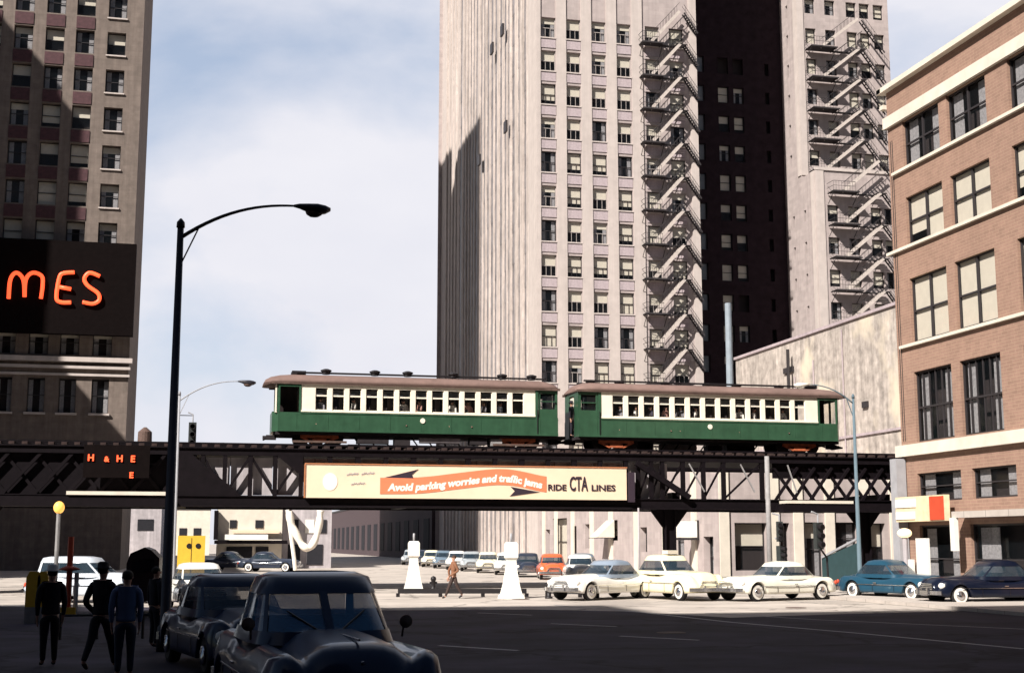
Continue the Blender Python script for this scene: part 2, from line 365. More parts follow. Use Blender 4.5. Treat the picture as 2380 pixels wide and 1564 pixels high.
for i, (x, y) in enumerate([tuple(at(a, b, Z=0).xy) for a, b in ((1110, 1424), (1280, 1449), (1440, 1478), (1020, 1500))]):      # white lane dashes
    d = Vector((.62, -.78, 0)); n = Vector((.78, .62, 0)) * .07; p = Vector((x, y, .008)); q = p + d * 2.2
    tag(MB().quad(p - n, q - n, q + n, p + n).build('lane_marking', M['grey_paint']), ['pale lane dash farthest out on the dark road', 'second pale lane dash, nearer than the farthest', 'third pale lane dash, lowest at centre right', 'pale lane dash closest to the big blue sedan'][i], 'lane marking', 'lane dashes on the dark road')
def strip(pts, wd, z, name, m, label):
    mb = MB()
    for a, b in zip(pts, pts[1:]):
        a = Vector((*a, z)); b = Vector((*b, z)); n = (b - a).cross(Vector((0, 0, 1))).normalized() * wd / 2
        mb.quad(a - n, b - n, b + n, a + n)
    return tag(mb.build(name, m), label, 'lane marking')
strip([tuple(at(a, b, Z=0).xy) for a, b in ((1640, 1424), (1900, 1440), (2380, 1462))], .12, .009, 'edge_line', M['grey_paint'], 'shorter pale line nearer the parked cars across the dark road')
strip([tuple(at(a, b, Z=0).xy) for a, b in ((1290, 1406), (1500, 1424), (1700, 1446), (2000, 1472), (2380, 1508))], .16, .009, 'edge_line', M['grey_paint'], 'long pale curved line across the dark road at right')

for i, (a, b, nm) in enumerate(((1210, 1392, 'on the sunlit roadway before the walking man'), (1560, 1470, 'in the dark road below the cream taxi'), (1850, 1412, 'beside the kerb at right'))):
    p = at(a, b, Z=0); tag(MB().lathe([(.36, .005), (.36, .012), (.30, .014), (.0, .014)], (p.x, p.y, 0), 20).build('manhole_cover', M['rust_steel']), 'round iron manhole cover ' + nm, 'manhole cover')
# ================================================================== tall pale tower
def rootpos(mb): return mb
tw = empty('office_tower', (30.27, 120, 0), 'tall pale stone tower in the centre with ribbed left side and a fire escape', 'building')
HT = 96.
TU, TN = FRONT; TO = (30.27, 120, 0); TW = 16.53
cols = [1.22, 3.74, 6.33, 8.90, 11.88, 14.39]
rows = [49.54 - 3.38 * i for i in range(-1, 12)]
ops = [(c - .74, c + .74, t - 2.06, t) for c in cols for t in rows]
wl = MB(); facade(wl, TO, TU, TN, TW, 0, HT, ops, .20)
wl.quad((46.8, 120, 0), (46.8, 133.5, 0), (46.8, 133.5, HT), (46.8, 120, HT)).quad((30.27, 120, HT), (46.8, 120, HT), (46.8, 175, HT), (30.27, 175, HT))
wl.quad((30.27, 175, 0), (46.8, 175, 0), (46.8, 175, HT), (30.27, 175, HT)).quad((46.8, 133.5, 0), (46.8, 175, 0), (46.8, 175, HT), (46.8, 133.5, HT))
wl.build('wall', M['pale_stone'], tw)
edges = [0] + [(a + b) / 2 for a, b in zip(cols, cols[1:])] + [TW]
for i, e in enumerate([0.0, 2.5, 5.03, 7.61, 10.25, 15.7]):
    wd = [.42, 1.0, 1.06, 1.05, 1.1, .8][i]; x0 = 30.27 + (e if i in (0, 5) else e - wd / 2)
    MB().box(x0 + .003, x0 + wd, 119.86, 119.999, 0, HT - .01).build('pier', M['smooth_stone'], tw)
rnd = random.Random(11)
for t in rows:
    for c in cols: put_window(tw, TO, TU, TN, c, t - 2.06, 1.48, 2.06, 'sash', rnd.choice([0, 1, 1, 2, 2, 2, 4, 3, 1]), .18, M['smooth_stone'], (-1.05, -.16, M['spandrel_stone']))
inn = MB().box(30.27 + .5, 46.7, 120.75, 130, .5, HT - 1); inn.build('interior', M['interior'], tw)
# the ribbed left side
lf = MB(); y = 120.
lf.quad((30.27, 123.2, 0), (30.27, 120, 0), (30.27, 120, HT), (30.27, 123.2, HT))
lf.quad((30.75, 175, 0), (30.75, 123.2, 0), (30.75, 123.2, HT), (30.75, 175, HT)); lf.quad((30.27, 123.2, 0), (30.27, 123.2, HT), (30.75, 123.2, HT), (30.75, 123.2, 0))
lf.build('left_wall', M['smooth_stone'], tw)
y = 124.4; k = 0; rr = random.Random(5)
while y < 172:
    g = rr.choice([1.15, 1.3, 1.5]); wd = rr.choice([.6, .9, 1.3]); pj = rr.choice([.12, .16, .20]); MB().box(30.75 - pj, 30.749, y, y + wd, 0, HT - .02).build('rib', M['streaked_stone'], tw)
    if y < 160:
        b = MB().box(30.72, 30.747, y + wd + .12, y + wd + g - .12, .2, HT - 2)
        for k in range(20): z = 49.54 - 3.38 * (k - 3); (b.box(30.70, 30.748, y + wd + .12, y + wd + g - .12, z - 2.0, z) if z > 3 else 0)
        b.build('window_bay', M['bay_glass'], tw)
    y += g + wd
for (px, py) in ((1172, 65), (1148, 108), (1180, 290), (1118, 368)):      # dark grilles on the ribs
    p = at(px, py, X=30.2); MB().box(29.98, 30.2, p.y, p.y + 1.1, p.z - .7, p.z + .5).build('vent_grille', M['frame_dark'], tw)
# small street level openings of the left side
def escape(parent, x0, x1, yw, levels, rise, ext=2.2, w=1.15):
    "iron fire escape: a landing, a long flight and a short return flight per floor"
    for i, z in enumerate(levels):
        ldg = MB(); yo = yw - w
        xl = x0 + (x1 - x0) * .52; xr = x1 - .75
        for k in range(9): yy = yo + w * k / 9; ldg.box(x0, xl, yy, yy + w / 9 - .02, z - .05, z)
        for k in range(5): yy = yw - .5 + .5 * k / 5; ldg.box(xl, xr, yy, yy + .07, z - .05, z)
        for k in range(7): yy = yo + w * k / 7; ldg.box(xr, x1 + .35, yy, yy + w / 7 - .05, z - .05, z)
        for xx in (x0 + .1, xl - .1, xr + .1): ldg.bar((xx, yo, z - .06), (xx, yw, z - .06), .07, .12); ldg.bar((xx, yo + .1, z - .1), (xx, yw, z - 1.15), .05)
        ldg.bar((x0, yo, z - .06), (xl, yo, z - .06), .05, .14)
        l = ldg.build('landing', M['escape_iron'], parent)
        r = MB()
        for h in (.5, 1.0): r.bar((x0, yo, z + h), (xl - .5, yo, z + h), .035); r.bar((x0, yo, z + h), (x0, yw, z + h), .035)
        n = 8
        for k in range(n + 1): xx = x0 + (xl - .5 - x0) * k / n; r.bar((xx, yo, z), (xx, yo, z + 1.0), .02)
        r.build('railing', M['escape_iron'], l)
        st = MB(); a = Vector((x0 + (x1 - x0) * .22, yo + .03, z)); b = Vector((x1 - .35, yo + .03, z + rise))
        for dy in (0, .58): st.bar(a + Vector((0, dy, 0)), b + Vector((0, dy, 0)), .05, .30)
        st.build('stair_stringer', M['escape_paint'], parent)
        tr = MB(); ns = 13
        for k in range(1, ns): p = a.lerp(b, k / ns); tr.box(p.x - .11, p.x + .11, p.y + .03, p.y + .55, p.z - .02, p.z + .02)
        for dy in (0, .58):
            for hh in (.9,): tr.bar(a + Vector((0, dy, hh)), b + Vector((0, dy, hh)), .035)
            for k in range(1, 10): p = a.lerp(b, k / 10) + Vector((0, dy, 0)); tr.bar(p, p + Vector((0, 0, .9)), .02)
        tr.build('stair', M['escape_iron'], parent)
        b2 = Vector((x1 + .2, yo + .3, z + rise)); c2 = b2 + Vector((ext, .2, -rise * min(1, ext / 2.6)))
        rt = MB()
        for dy in (0, .5): rt.bar(b2 + Vector((0, dy, 0)), c2 + Vector((0, dy, 0)), .05, .16); rt.bar(b2 + Vector((0, dy, .85)), c2 + Vector((0, dy, .85)), .03)
        for k in range(1, 9): p = b2.lerp(c2, k / 9); rt.box(p.x - .1, p.x + .1, p.y, p.y + .5, p.z - .02, p.z + .02); rt.bar(p, p + Vector((0, 0, .85)), .02)
        rt.build('return_stair', M['escape_iron'], parent)
fe = empty('fire_escape', (44, 119.4, 0), 'zigzag iron fire escape on the right edge of the central pale tower', 'fire escape')
lv = [40.75 + 3.38 * k for k in range(-7, 4)]
escape(fe, 40.7, 45.0, 119.85, lv, 3.38, 1.5)

# ================================================================== dark court building
db = empty('court_building', (46.8, 133.5, 0), 'black shadowed slab recessed between the two pale towers', 'building')
CO = (46.85, 133.5, 0); dw = MB(); W2 = 15.7; cops = []; cw = []
for k in range(14):
    t = 52.4 - 3.36 * k + 3.36
    for cx_, wd in ((5.3, 1.5), (8.3, 1.25), (10.1, 1.2)):
        cops.append((cx_ - wd / 2, cx_ + wd / 2, t - 1.85, t)); cw.append((cx_, t - 1.85, wd))
    cops.append((13.3, 13.8, t - 1.7, t - .3))
facade(dw, CO, TU, TN, W2, 0, HT - 4, cops, .3); dw.quad((46.85, 133.5, HT - 4), (46.85 + W2, 133.5, HT - 4), (46.85 + W2, 150, HT - 4), (46.85, 150, HT - 4))
dw.build('wall', M['shadow_court_brick'], db); MB().box(46.9, 62.1, 134.3, 149, .5, HT - 5).build('interior', M['interior'], db)
for i, (c, z, wd) in enumerate(cw):
    if c < 6: kd = 4
    else: kd = rnd.choice([0, 1, 2, 4, 3, 0, 2]) if c < 9 else rnd.choice([0, 1, 0, 3, 4, 2])
    if kd == 0 and c > 6:
        continue
    put_window(db, CO, TU, TN, c, z, wd, 1.85, 'court' if c < 6 else 'plain', kd, .26)
# ================================================================== second pale tower
t2 = empty('pale_tower', (62.2, 126, 0), 'pale stone tower at right behind the brick building, zigzag stairs on its front', 'building')
XW = 62.2; w2 = MB(); ZL = 41.2
up_cols = [1.6, 4.0, 6.6, 8.2, 9.9, 11.9]; lo_rows = [61.77 - 3.47 * i for i in range(15)]
opsU = [(c - .62, c + .62, t - 1.75, t) for c in up_cols for t in lo_rows if t - 1.8 > ZL + .3 and t < 82 and c < 10.5]
opsL = [(c + .3 - .65, c + .3 + .65, t - 1.8, t) for c in up_cols for t in lo_rows if t < ZL - .5]
facade(w2, (XW, 129.2, 0), TU, TN, 11.1, ZL, 82, opsU, .3); facade(w2, (XW, 126, 0), TU, TN, 13.5, 0, ZL, opsL, .3)
w2.quad((XW, 129.2, ZL), (XW, 126, ZL), (XW + 13.5, 126, ZL), (XW + 13.5, 129.2, ZL))
w2.quad((XW + 11.1, 129.2, ZL), (XW + 11.1, 150, ZL), (XW + 11.1, 150, 82), (XW + 11.1, 129.2, 82)).quad((XW + 13.5, 126, 0), (XW + 13.5, 150, 0), (XW + 13.5, 150, ZL), (XW + 13.5, 126, ZL))
w2.quad((XW, 129.2, 82), (XW + 11.1, 129.2, 82), (XW + 11.1, 150, 82), (XW, 150, 82))
lopsU = [(20.8 - 2.6 - .3, 20.8 - 2.6 + .3, t - 1.3, t) for t in lo_rows if t - 1.5 > ZL] ; 
facade(w2, (XW, 150, 0), *LEFT, 20.8, ZL, 82, [(18.0, 18.5, t - 1.5, t) for t in lo_rows if t - 1.6 > ZL], .3)
facade(w2, (XW, 150, 0), *LEFT, 24, 0, ZL, [(a, a + .5, t - 1.3, t) for a in (18.2, 21.0) for t in lo_rows if t < ZL - .5 and t > 8], .3)
w2.build('wall', M['pale_stone'], t2)
q = MB(); q.box(XW - .05, XW + .75, 129.1, 129.199, ZL + .3, 81.9); q.box(XW - .05, XW + .9, 125.9, 125.999, 0, ZL - .01); q.box(XW - .12, XW + 13.6, 125.85, 125.999, ZL + .01, ZL + .32)
q.box(XW - .1, XW - .003, 126.2, 127.0, 0, ZL - .02); q.box(XW - .1, XW - .003, 129.3, 130.0, ZL + .3, 81.9); q.build('corner_pier', M['smooth_stone'], t2)
MB().box(XW + .5, XW + 10.6, 129.9, 149, .5, 81).box(XW + .5, XW + 13, 126.7, 129.8, .5, ZL - .4).build('interior', M['interior'], t2)
for c in up_cols:
    for t in lo_rows:
        if t - 1.8 > ZL + .3 and t < 82 and c < 10.5: put_window(t2, (XW, 129.2, 0), TU, TN, c, t - 1.75, 1.24, 1.75, 'plain', rnd.choice([0, 1, 2, 3, 4]), .28)
        elif t < ZL - .5 and t > 14: put_window(t2, (XW, 126, 0), TU, TN, c + .3, t - 1.8, 1.3, 1.8, 'plain', rnd.choice([0, 1, 2, 3, 4]), .28)
f2 = empty('fire_escape', (66, 125.4, 0), 'wider zigzag iron fire escape on the right tower, above the stained wall', 'fire escape')
escape(f2, 63.0, 69.0, 129.1, [41.9, 45.27, 48.74, 52.24, 55.7], 3.47, 2.8, 1.7)
escape(f2, 63.4, 69.2, 125.85, [24.7, 28.15, 31.66, 35.2, 38.7], 3.47, 2.8, 1.5)
# ================================================================== stained wall building
sb = empty('stained_building', (42, 74, 0), 'stained concrete party wall rising behind the right train car', 'building')
m = MB(); m.box(42, 66, 74, 100.5, 0, 16.9); m.build('wall', M['stained_wall'], sb)
MB().box(41.86, 66.1, 73.9, 100.6, 16.9, 17.1).build('coping', M['spandrel_stone'], sb)
p = at(2000, 1010, X=41.9); MB().box(41.88, 41.998, 74, 100.4, p.z - .08, p.z + .08).build('ledge', M['spandrel_stone'], sb)
for px, zt in ((1975, 16.5), (1905, 15), (1860, 14.2)):
    yy = ya(px, 41.95); MB().tube([(41.93, yy, 7), (41.93, yy, zt)], .05, 6).build('drain_pipe', M['spandrel_stone'], sb)
yy = ya(1845, 41.5); MB().tube([(41.5, yy, 7), (41.5, yy, 16.2)], .12, 6).build('flue', M['frame_dark'], sb)
for px, py, wd in ((1832, 860, .8), (2010, 940, .35), (2120, 1030, .5), (2175 - 30, 640, .3)):
    p = at(px, py, X=41.9)
    if 74 < p.y < 100: MB().box(41.85, 42.02, p.y - wd, p.y + wd, p.z - .2, p.z + .2).build('wall_patch', M['frame_dark'], sb)
stk = MB().tube([(33.0, 80, 7.3), (33.0, 80, 17.6)], [.24, .21], 12).build('vent_stack', mat('stack_paint', (.25, .29, .33), .6, var=.12))
tag(stk, 'tall pale blue-grey pipe rising behind the train before the black slab', 'vent pipe')

# ================================================================== low stone building under the tracks
an = empty('corner_building', (30, 75, 0), 'pale stone corner building of shops seen beneath the elevated tracks', 'building')
AH = 7.0
zf = lambda y_, yy: za(y_, yy)
fops = [(1.0, 3.05, .6, 3.4), (3.85, 4.5, .6, 3.4), (5.5, 6.7, .2, 3.45), (7.3, 9.0, 1.5, 3.45), (9.6, 10.8, .5, 3.4)]
aw = MB(); facade(aw, (30, 75, 0), TU, TN, 12, .14, AH, fops, .45)
pxs = [(1268, 1278, 1.0, 3.4), (1285, 1318, .3, 4.3), (1328, 1340, .9, 3.6), (1360, 1375, 1.8, 3.7), (1415, 1436, 2.4, 3.9), (1488, 1504, 1.6, 3.3), (1562, 1590, 1.2, 3.5), (1635, 1658, .14, 2.6)]
lops = []
for a, b, c, d in pxs:
    y1, y0 = ya(a, 30), ya(b, 30); lops.append((118 - y1, 118 - y0, c, d))
facade(aw, (30, 118, 0), *LEFT, 43, .14, AH, lops, .45)
aw.quad((30, 75, AH), (42, 75, AH), (42, 118, AH), (30, 118, AH)).quad((30, 118, 0), (42, 118, 0), (42, 118, AH), (30, 118, AH))
aw.build('wall', M['pale_stone'], an)
MB().box(30.6, 41.9, 75.6, 117, .2, AH - .3).build('interior', M['interior'], an)
for x in (30.0, 33.2, 34.75, 36.8, 39.1, 41.1): MB().box(x + .02, x + .62, 74.86, 74.998, .14, AH - .2).build('pilaster', M['cream_stone'], an)
MB().box(30.02, 42, 74.8, 74.85, 4.25, 4.45).build('string_course', M['cream_stone'], an)
for yy in (78.6, 84, 90, 96, 101, 106.5, 111.8, 116): MB().box(29.86, 29.998, yy, yy + .7, .14, AH - .2).build('pilaster', M['cream_stone'], an)
for k, (a, b, c, d) in enumerate(fops): put_window(an, (30, 75, 0), TU, TN, (a + b) / 2, c, b - a, d - c, 'plain', [1, 0, 3, 0, 1][k], .42)
for k, (a, b, c, d) in enumerate(lops): put_window(an, (30, 118, 0), *LEFT, (a + b) / 2, c, b - a, d - c, 'plain', [0, 4, 0, 1, 2, 1, 3, 0][k], .42)
p = at(1604, 1250, X=29); q_ = at(1652, 1250, X=29)
sg = empty('shop_sign', (29.5, 79, 2.8), 'blank white box sign projecting from the stone corner building', 'sign')
MB().box(28.2, 29.85, 78.2, 78.5, 2.55, 3.55).build('panel', M['white_paint'], sg); MB().box(28.1, 29.9, 78.1, 78.62, 2.4, 2.53).box(29.85, 29.98, 78.2, 78.5, 2.4, 3.6).build('bracket', M['frame_dark'], sg)
bl_ = empty('awning', (29.5, 98, 2.5), 'small canvas awning on the side of the stone corner building', 'awning')
MB().add([(30, 97.6, 3.9), (30, 95.6, 3.9), (28.6, 97.6, 2.6), (28.6, 95.6, 2.6)], [(0, 1, 3, 2)]).add([(30, 97.6, 3.9), (30, 97.6, 2.6), (28.6, 97.6, 2.6)], [(0, 1, 2)]).add([(30, 95.6, 3.9), (30, 95.6, 2.6), (28.6, 95.6, 2.6)], [(0, 1, 2)]).build('canvas', M['cream_stone'], bl_)
MB().tube([(30, 97.6, 2.6), (28.6, 97.6, 2.6), (28.6, 95.6, 2.6), (30, 95.6, 2.6)], .03, 5).build('awning_frame', M['frame_dark'], bl_)

# ================================================================== brick building at right
bb = empty('brick_building', (30, 53.6, 0), 'buff brick loft building with white stone bands at the right edge', 'building')
BY1 = 53.35; BO = (30, BY1, 0); BW = 24.
wins = []
for j, (zt, zb) in enumerate(((20.8, 18.7), (17.3, 15.17), (13.65, 10.83), (9.53, 6.5))):
    for k, (u0, u1) in enumerate(((1.3, 4.28), (4.92, 7.78), (9.3, 12.2), (12.8, 15.7), (17.2, 20.1), (20.7, 23.4))): wins.append((u0, u1, zb, zt, j, k))
bw_ = MB(); gops = [(1.2, 4.6, 3.95, 5.15), (5.4, 8.4, 3.95, 5.15), (9.2, 13, 3.95, 5.15), (1.2, 4.2, .13, 2.95), (5.1, 10.5, .13, 2.95), (12.4, 17, .13, 2.95)]
facade(bw_, BO, *LEFT, BW, .13, 22.6, [w_[:4] for w_ in wins] + gops, .16)
bw_.quad((30, BY1, 0), (52, BY1, 0), (52, BY1, 22.6), (30, BY1, 22.6)).quad((30, BY1 - BW, 22.6), (52, BY1 - BW, 22.6), (52, BY1, 22.6), (30, BY1, 22.6)).quad((30, BY1 - BW, 0), (52, BY1 - BW, 0), (52, BY1 - BW, 22.6), (30, BY1 - BW, 22.6))
bw_.build('wall', M['buff_brick'], bb)
st_ = MB()
st_.box(29.84, 29.997, BY1 - BW, BY1 + .1, 20.84, 21.36); st_.box(29.7, 29.995, BY1 - BW, BY1 + .35, 22.55, 22.78); st_.box(29.78, 29.996, BY1 - BW, BY1 + .2, 5.93, 6.42)
st_.box(29.82, 30.6, BY1 + .003, BY1 + .12, 20.84, 21.36); st_.box(29.7, 30.9, BY1 + .004, BY1 + .35, 22.56, 22.77); st_.box(29.8, 30.5, BY1 + .003, BY1 + .3, 21.8, 22.0)
for j, zb in enumerate((18.7, 15.17, 10.83)): st_.box(29.85, 29.998, BY1 - BW, BY1 + (.35 if j == 1 else -.4), zb - .17, zb - .04)
st_.build('stone_band', M['cream_stone'], bb)
ins = MB()
for a in (.18, .34): ins.box(29.985, 29.999, BY1 - a - .04, BY1 - a, 6.6, 20.2)
ins.build('joint', M['frame_dark'], bb)
MB().box(30.75, 51, BY1 - BW + .5, BY1 - .5, .3, 21.8).build('interior', M['interior'], bb)
for (a, b, zb, zt, j, k) in wins:
    put_window(bb, BO, *LEFT, (a + b) / 2, zb, b - a, zt - zb, 'cross' if j in (0, 1, 2) else 'factory', [0, [2, 4, 2][k % 3], [4, 4, 2][k % 3], 0][j], .13)
for (a, b, zb, zt) in gops: put_window(bb, BO, *LEFT, (a + b) / 2, zb, b - a, zt - zb, 'plain', 0, .13)
cp = MB().box(29.5, 29.95, BY1 - .35, BY1 + .2, .13, 5.84); cp.build('corner_column', M['grey_paint'], bb)
MB().box(29.3, 29.94, BY1 - 13.6, BY1 - 4.9, 3.2, 3.45).build('canopy_edge', M['pavement'], bb)
MB().box(29.2, 29.4, BY1 - 5.2, BY1 - 4.9, 1.9, 3.2).build('canopy_bracket', M['white_paint'], bb)
ss = empty('shop_sign', (29.3, 52, 3), 'weathered cream and red shop fascia sign on the brick building corner', 'sign')
MB().box(29.3, 29.55, BY1 - 4.4, BY1 - .5, 3.1, 4.15).build('panel', mat('sign_cream', (.72, .58, .38), .7, var=.15, vs=3, stain=((.60, .22, .10), 1.1, .66)), ss)
MB().box(29.27, 29.298, BY1 - 4.38, BY1 - 3.3, 3.14, 4.1).build('red_panel', M['red_paint'], ss)
MB().box(29.26, 29.299, BY1 - 2.2, BY1 - .55, 3.7, 4.05).box(29.26, 29.299, BY1 - 2.1, BY1 - .55, 3.2, 3.52).build('white_panel', M['white_paint'], ss)
gl = empty('globe_lamp', (28.8, 51.3, .13), 'small lit globe lamp on a short pillar before the shop', 'lamp')
MB().ell((28.8, 51.3, 2.62), (.3, .3, .2), 12, 8).build('globe', mat('globe', (1, .72, .42), .5, emit=.9, var=0), gl, True); MB().tube([(28.8, 51.3, .13), (28.8, 51.3, 2.45)], .11, 10).build('post', M['grey_panel'], gl)
for (yy, z0, z1, wd, nm) in ((49.2, .5, 2.4, .9, 'large'), (50.15, .5, 1.55, .35, 'small')):
    b = empty('notice_board', (28.4, yy, .13), '%s white notice board standing outside the brick building' % nm, 'notice board')
    MB().box(28.35, 28.45, yy - wd / 2, yy + wd / 2, z0 + .13, z1).build('panel', M['white_paint'], b)
    MB().box(28.38, 28.42, yy - wd / 2 + .02, yy - wd / 2 + .1, .13, z0 + .13).box(28.38, 28.42, yy + wd / 2 - .1, yy + wd / 2 - .02, .13, z0 + .13).build('leg', M['grey_paint'], b)

# ================================================================== left tower
lt = empty('shaded_tower', (-6.3, 117, 0), 'grey stone tower at the left edge, half in shadow', 'building')
LH = 92.6; LX0 = -30.; LO = (LX0, 117, 0); LW = -6.3 - LX0
lcols = [-8.55 - LX0, -11.2 - LX0, -13.7 - LX0, -16.3 - LX0, -18.9 - LX0, -21.5 - LX0]
lrows = [46.6 - 3.43 * i for i in range(-1, 6)]
lops = [(c - .78, c + .78, t - 2.1, t) for c in lcols for t in lrows] + [(c - .7, c + .7, 13.0, 15.9) for c in lcols]+ [(c - .8, c + .8, 17.9, 20.0) for c in lcols]
lw_ = MB(); facade(lw_, LO, TU, TN, LW, 0, LH, lops, .45)
lw_.quad((-6.3, 117, 0), (-6.3, 131.5, 0), (-6.3, 131.5, LH), (-6.3, 117, LH)).quad((LX0, 117, LH), (-6.3, 117, LH), (-6.3, 131.5, LH), (LX0, 131.5, LH)).quad((LX0, 131.5, 0), (-6.3, 131.5, 0), (-6.3, 131.5, LH), (LX0, 131.5, LH)).quad((LX0, 117, 0), (LX0, 131.5, 0), (LX0, 131.5, LH), (LX0, 117, LH))
lw_.build('wall', M['left_stone'], lt)
MB().box(LX0 + .6, -6.9, 117.85, 131, .5, LH - 1).build('interior', M['interior'], lt)
MB().box(LX0, -11, 131.51, 178, 0, 99.6).build('shadow_block', M['left_stone'], lt)  # unseen block added to lengthen the tower's shadow on the ribbed side
co = MB(); co.box(LX0, -6.0, 116.3, 116.996, 17.25, 17.65); co.box(LX0, -6.15, 116.55, 116.995, 16.7, 16.95); co.box(LX0, -6.2, 116.7, 116.994, 16.1, 16.3)
for c in lcols: co.box(LX0 + c - .85, LX0 + c + .85, 116.75, 116.997, 12.8, 12.98)
co.build('cornice', M['smooth_stone'], lt)
for i, c in enumerate(lcols):
    for t in lrows: put_window(lt, LO, TU, TN, c, t - 2.1, 1.56, 2.1, 'plain', rnd.choice([0, 1, 2, 4, 3]) if i else rnd.choice([0, 3, 1]), .40, None if i else M['smooth_stone'], (-1.2, -.14, M['maroon_panel']) if i else None)
    put_window(lt, LO, TU, TN, c, 13.0, 1.4, 2.9, 'plain', 0, .40); put_window(lt, LO, TU, TN, c, 17.9, 1.6, 2.1, 'plain', 3, .4)
# neon roof board hung on its front
nb = empty('neon_sign', (-6.3, 115.6, 19.3), 'big black board with red neon letters hung on the left tower', 'sign')
MB().box(-24, -6.0, 115.2, 115.9, 19.4, 27.3).build('board', M['sign_black'], nb)
def stroke(pts, r=.13, Y=115.0):
    P = [at(a, b, Y=Y) for a, b in pts]; return MB().tube(P, r, 8)
def arcs(pts, n=6):
    "smooth a pixel polyline (Catmull-Rom)"
    P = [pts[0]] + list(pts) + [pts[-1]]; o = []
    for i in range(1, len(P) - 2):
        for k in range(n):
            t = k / n; o.append(tuple(.5 * (2 * P[i][j] + (P[i + 1][j] - P[i - 1][j]) * t + (2 * P[i - 1][j] - 5 * P[i][j] + 4 * P[i + 1][j] - P[i + 2][j]) * t * t + (3 * P[i][j] - P[i - 1][j] - 3 * P[i + 1][j] + P[i + 2][j]) * t ** 3) for j in (0, 1)))
    return o + [pts[-1]]
for pts in ([(28, 695), (30, 640), (42, 632), (52, 640), (54, 690)], [(54, 690), (56, 642), (78, 632), (98, 642), (97, 696)]): pass
let = stroke(arcs([(20, 694), (24, 650), (38, 634), (54, 650), (57, 690)]), .16); let2 = stroke(arcs([(57, 690), (60, 650), (76, 634), (97, 642), (99, 664), (95, 694)]), .16)
let.add(let2.v, let2.f); let.build('letter', M['neon'], nb, True)
e = stroke(arcs([(173, 633), (148, 635), (138, 645), (131, 690), (140, 702), (165, 703)]), .16); e2 = stroke([(138, 667), (165, 672)], .16); e.add(e2.v, e2.f); e.build('letter', M['neon'], nb, True)
stroke(arcs([(232, 642), (208, 634), (196, 648), (204, 664), (228, 682), (230, 698), (215, 706), (192, 702)]), .16).build('letter', M['neon'], nb, True)

# ================================================================== far buildings seen down the street
def far_building(name, x0, x1, y0, y1, h, wm, label, win=None, fac='F'):
    b = empty(name, (x0, y0, 0), label, 'building'); m = MB().box(x0, x1, y0, y1, 0, h); m.build('wall', wm, b)
    MB().box(x0 - .1, x1 + .1, y0 - .1, y1 + .1, h, h + .35).build('roof', M['roof_tar'], b)
    for (a, b_, c, d, mm) in (win or []):
        if fac == 'F': MB().box(x0 + a, x0 + b_, y0 - .08, y0 - .002, c, d).build('window', mm, b)
        else: MB().box(x0 - .08, x0 - .002, y0 + a, y0 + b_, c, d).build('window', mm, b)
    return b
G_ = mat('far_glass', (.025, .025, .03), .8, spec=.1); P_ = M['white_paint']
far_building('shop_building', xa(505, 120), xa(655, 120), 120, 126, 5.7, M['cream_stone'], 'low white building far down the street behind the yellow van', [(.8, 3.0, .3, 1.9, G_), (3.3, 4.4, .3, 1.9, G_), (3.2, 3.9, 3.5, 4.2, G_), (1.0, 1.6, 3.5, 4.2, G_)])
far_building('grey_building', xa(656, 122), xa(770, 122), 122, 130, 5.4, M['grey_panel'], 'low grey building far down the street beside the white one', [(.5, 1.6, .3, 2.1, G_), (2.2, 3.6, .3, 2.1, G_), (.6, 1.4, 3.1, 4.3, G_), (2.0, 2.8, 3.1, 4.3, P_), (3.2, 3.9, 3.1, 4.3, G_)])
fb = far_building('arcade_building', 30, 44, 176, 330, 9, mat('shaded_brick', (.06, .04, .045), .9, var=.2), 'dark low row of shops beyond the central tower', [(k * 9 + 2, k * 9 + 6.5, 1, 5.5, G_) for k in range(16)], 'L')
far_building('tank_building', -19, -5.3, 200, 240, 15.9, M['grey_panel'], 'grey block behind the left tower with a water tank on its roof', [(10.4, 12.6, z, z + 1.6, G_) for z in (4, 8, 12)])
far_building('distant_building', -4.6, 2.0, 260, 280, 8.4, M['cream_stone'], 'cream building at the very end of the street beside the lamp post', [(1, 2.4, 3, 5, G_), (3.6, 5, 3, 5, G_)])
wt = empty('water_tank', (-8.3, 205, 16.25), 'dark wooden water tank on the far grey roof', 'water tank')
MB().lathe([(1.05, 0), (1.0, 1.9), (.2, 2.6)], (-8.3, 205, 16.6), 16).build('tank', M['rust_steel'], wt); MB().box(-9.2, -7.4, 204.2, 205.8, 16.25, 16.5).build('stand', M['dark_steel'], wt)
bs = empty('board_sign', (4, 119, 0), 'long white and yellow sign board on the far shop building', 'sign')
MB().box(xa(522, 119), xa(622, 119), 118.6, 118.9, 2.5, 2.95).build('panel', M['white_paint'], bs); MB().box(xa(498, 119), xa(668, 119), 118.8, 119.9, 2.15, 2.45).build('shelf', M['dark_steel'], bs)
MB().box(xa(540, 119), xa(650, 119), 119.6, 119.9, 3.05, 3.3).build('top_panel', M['banner_cream'], bs); MB().box(xa(496, 119), xa(506, 119), 119.2, 119.9, 2.5, 5.0).build('end_post', M['dark_steel'], bs)

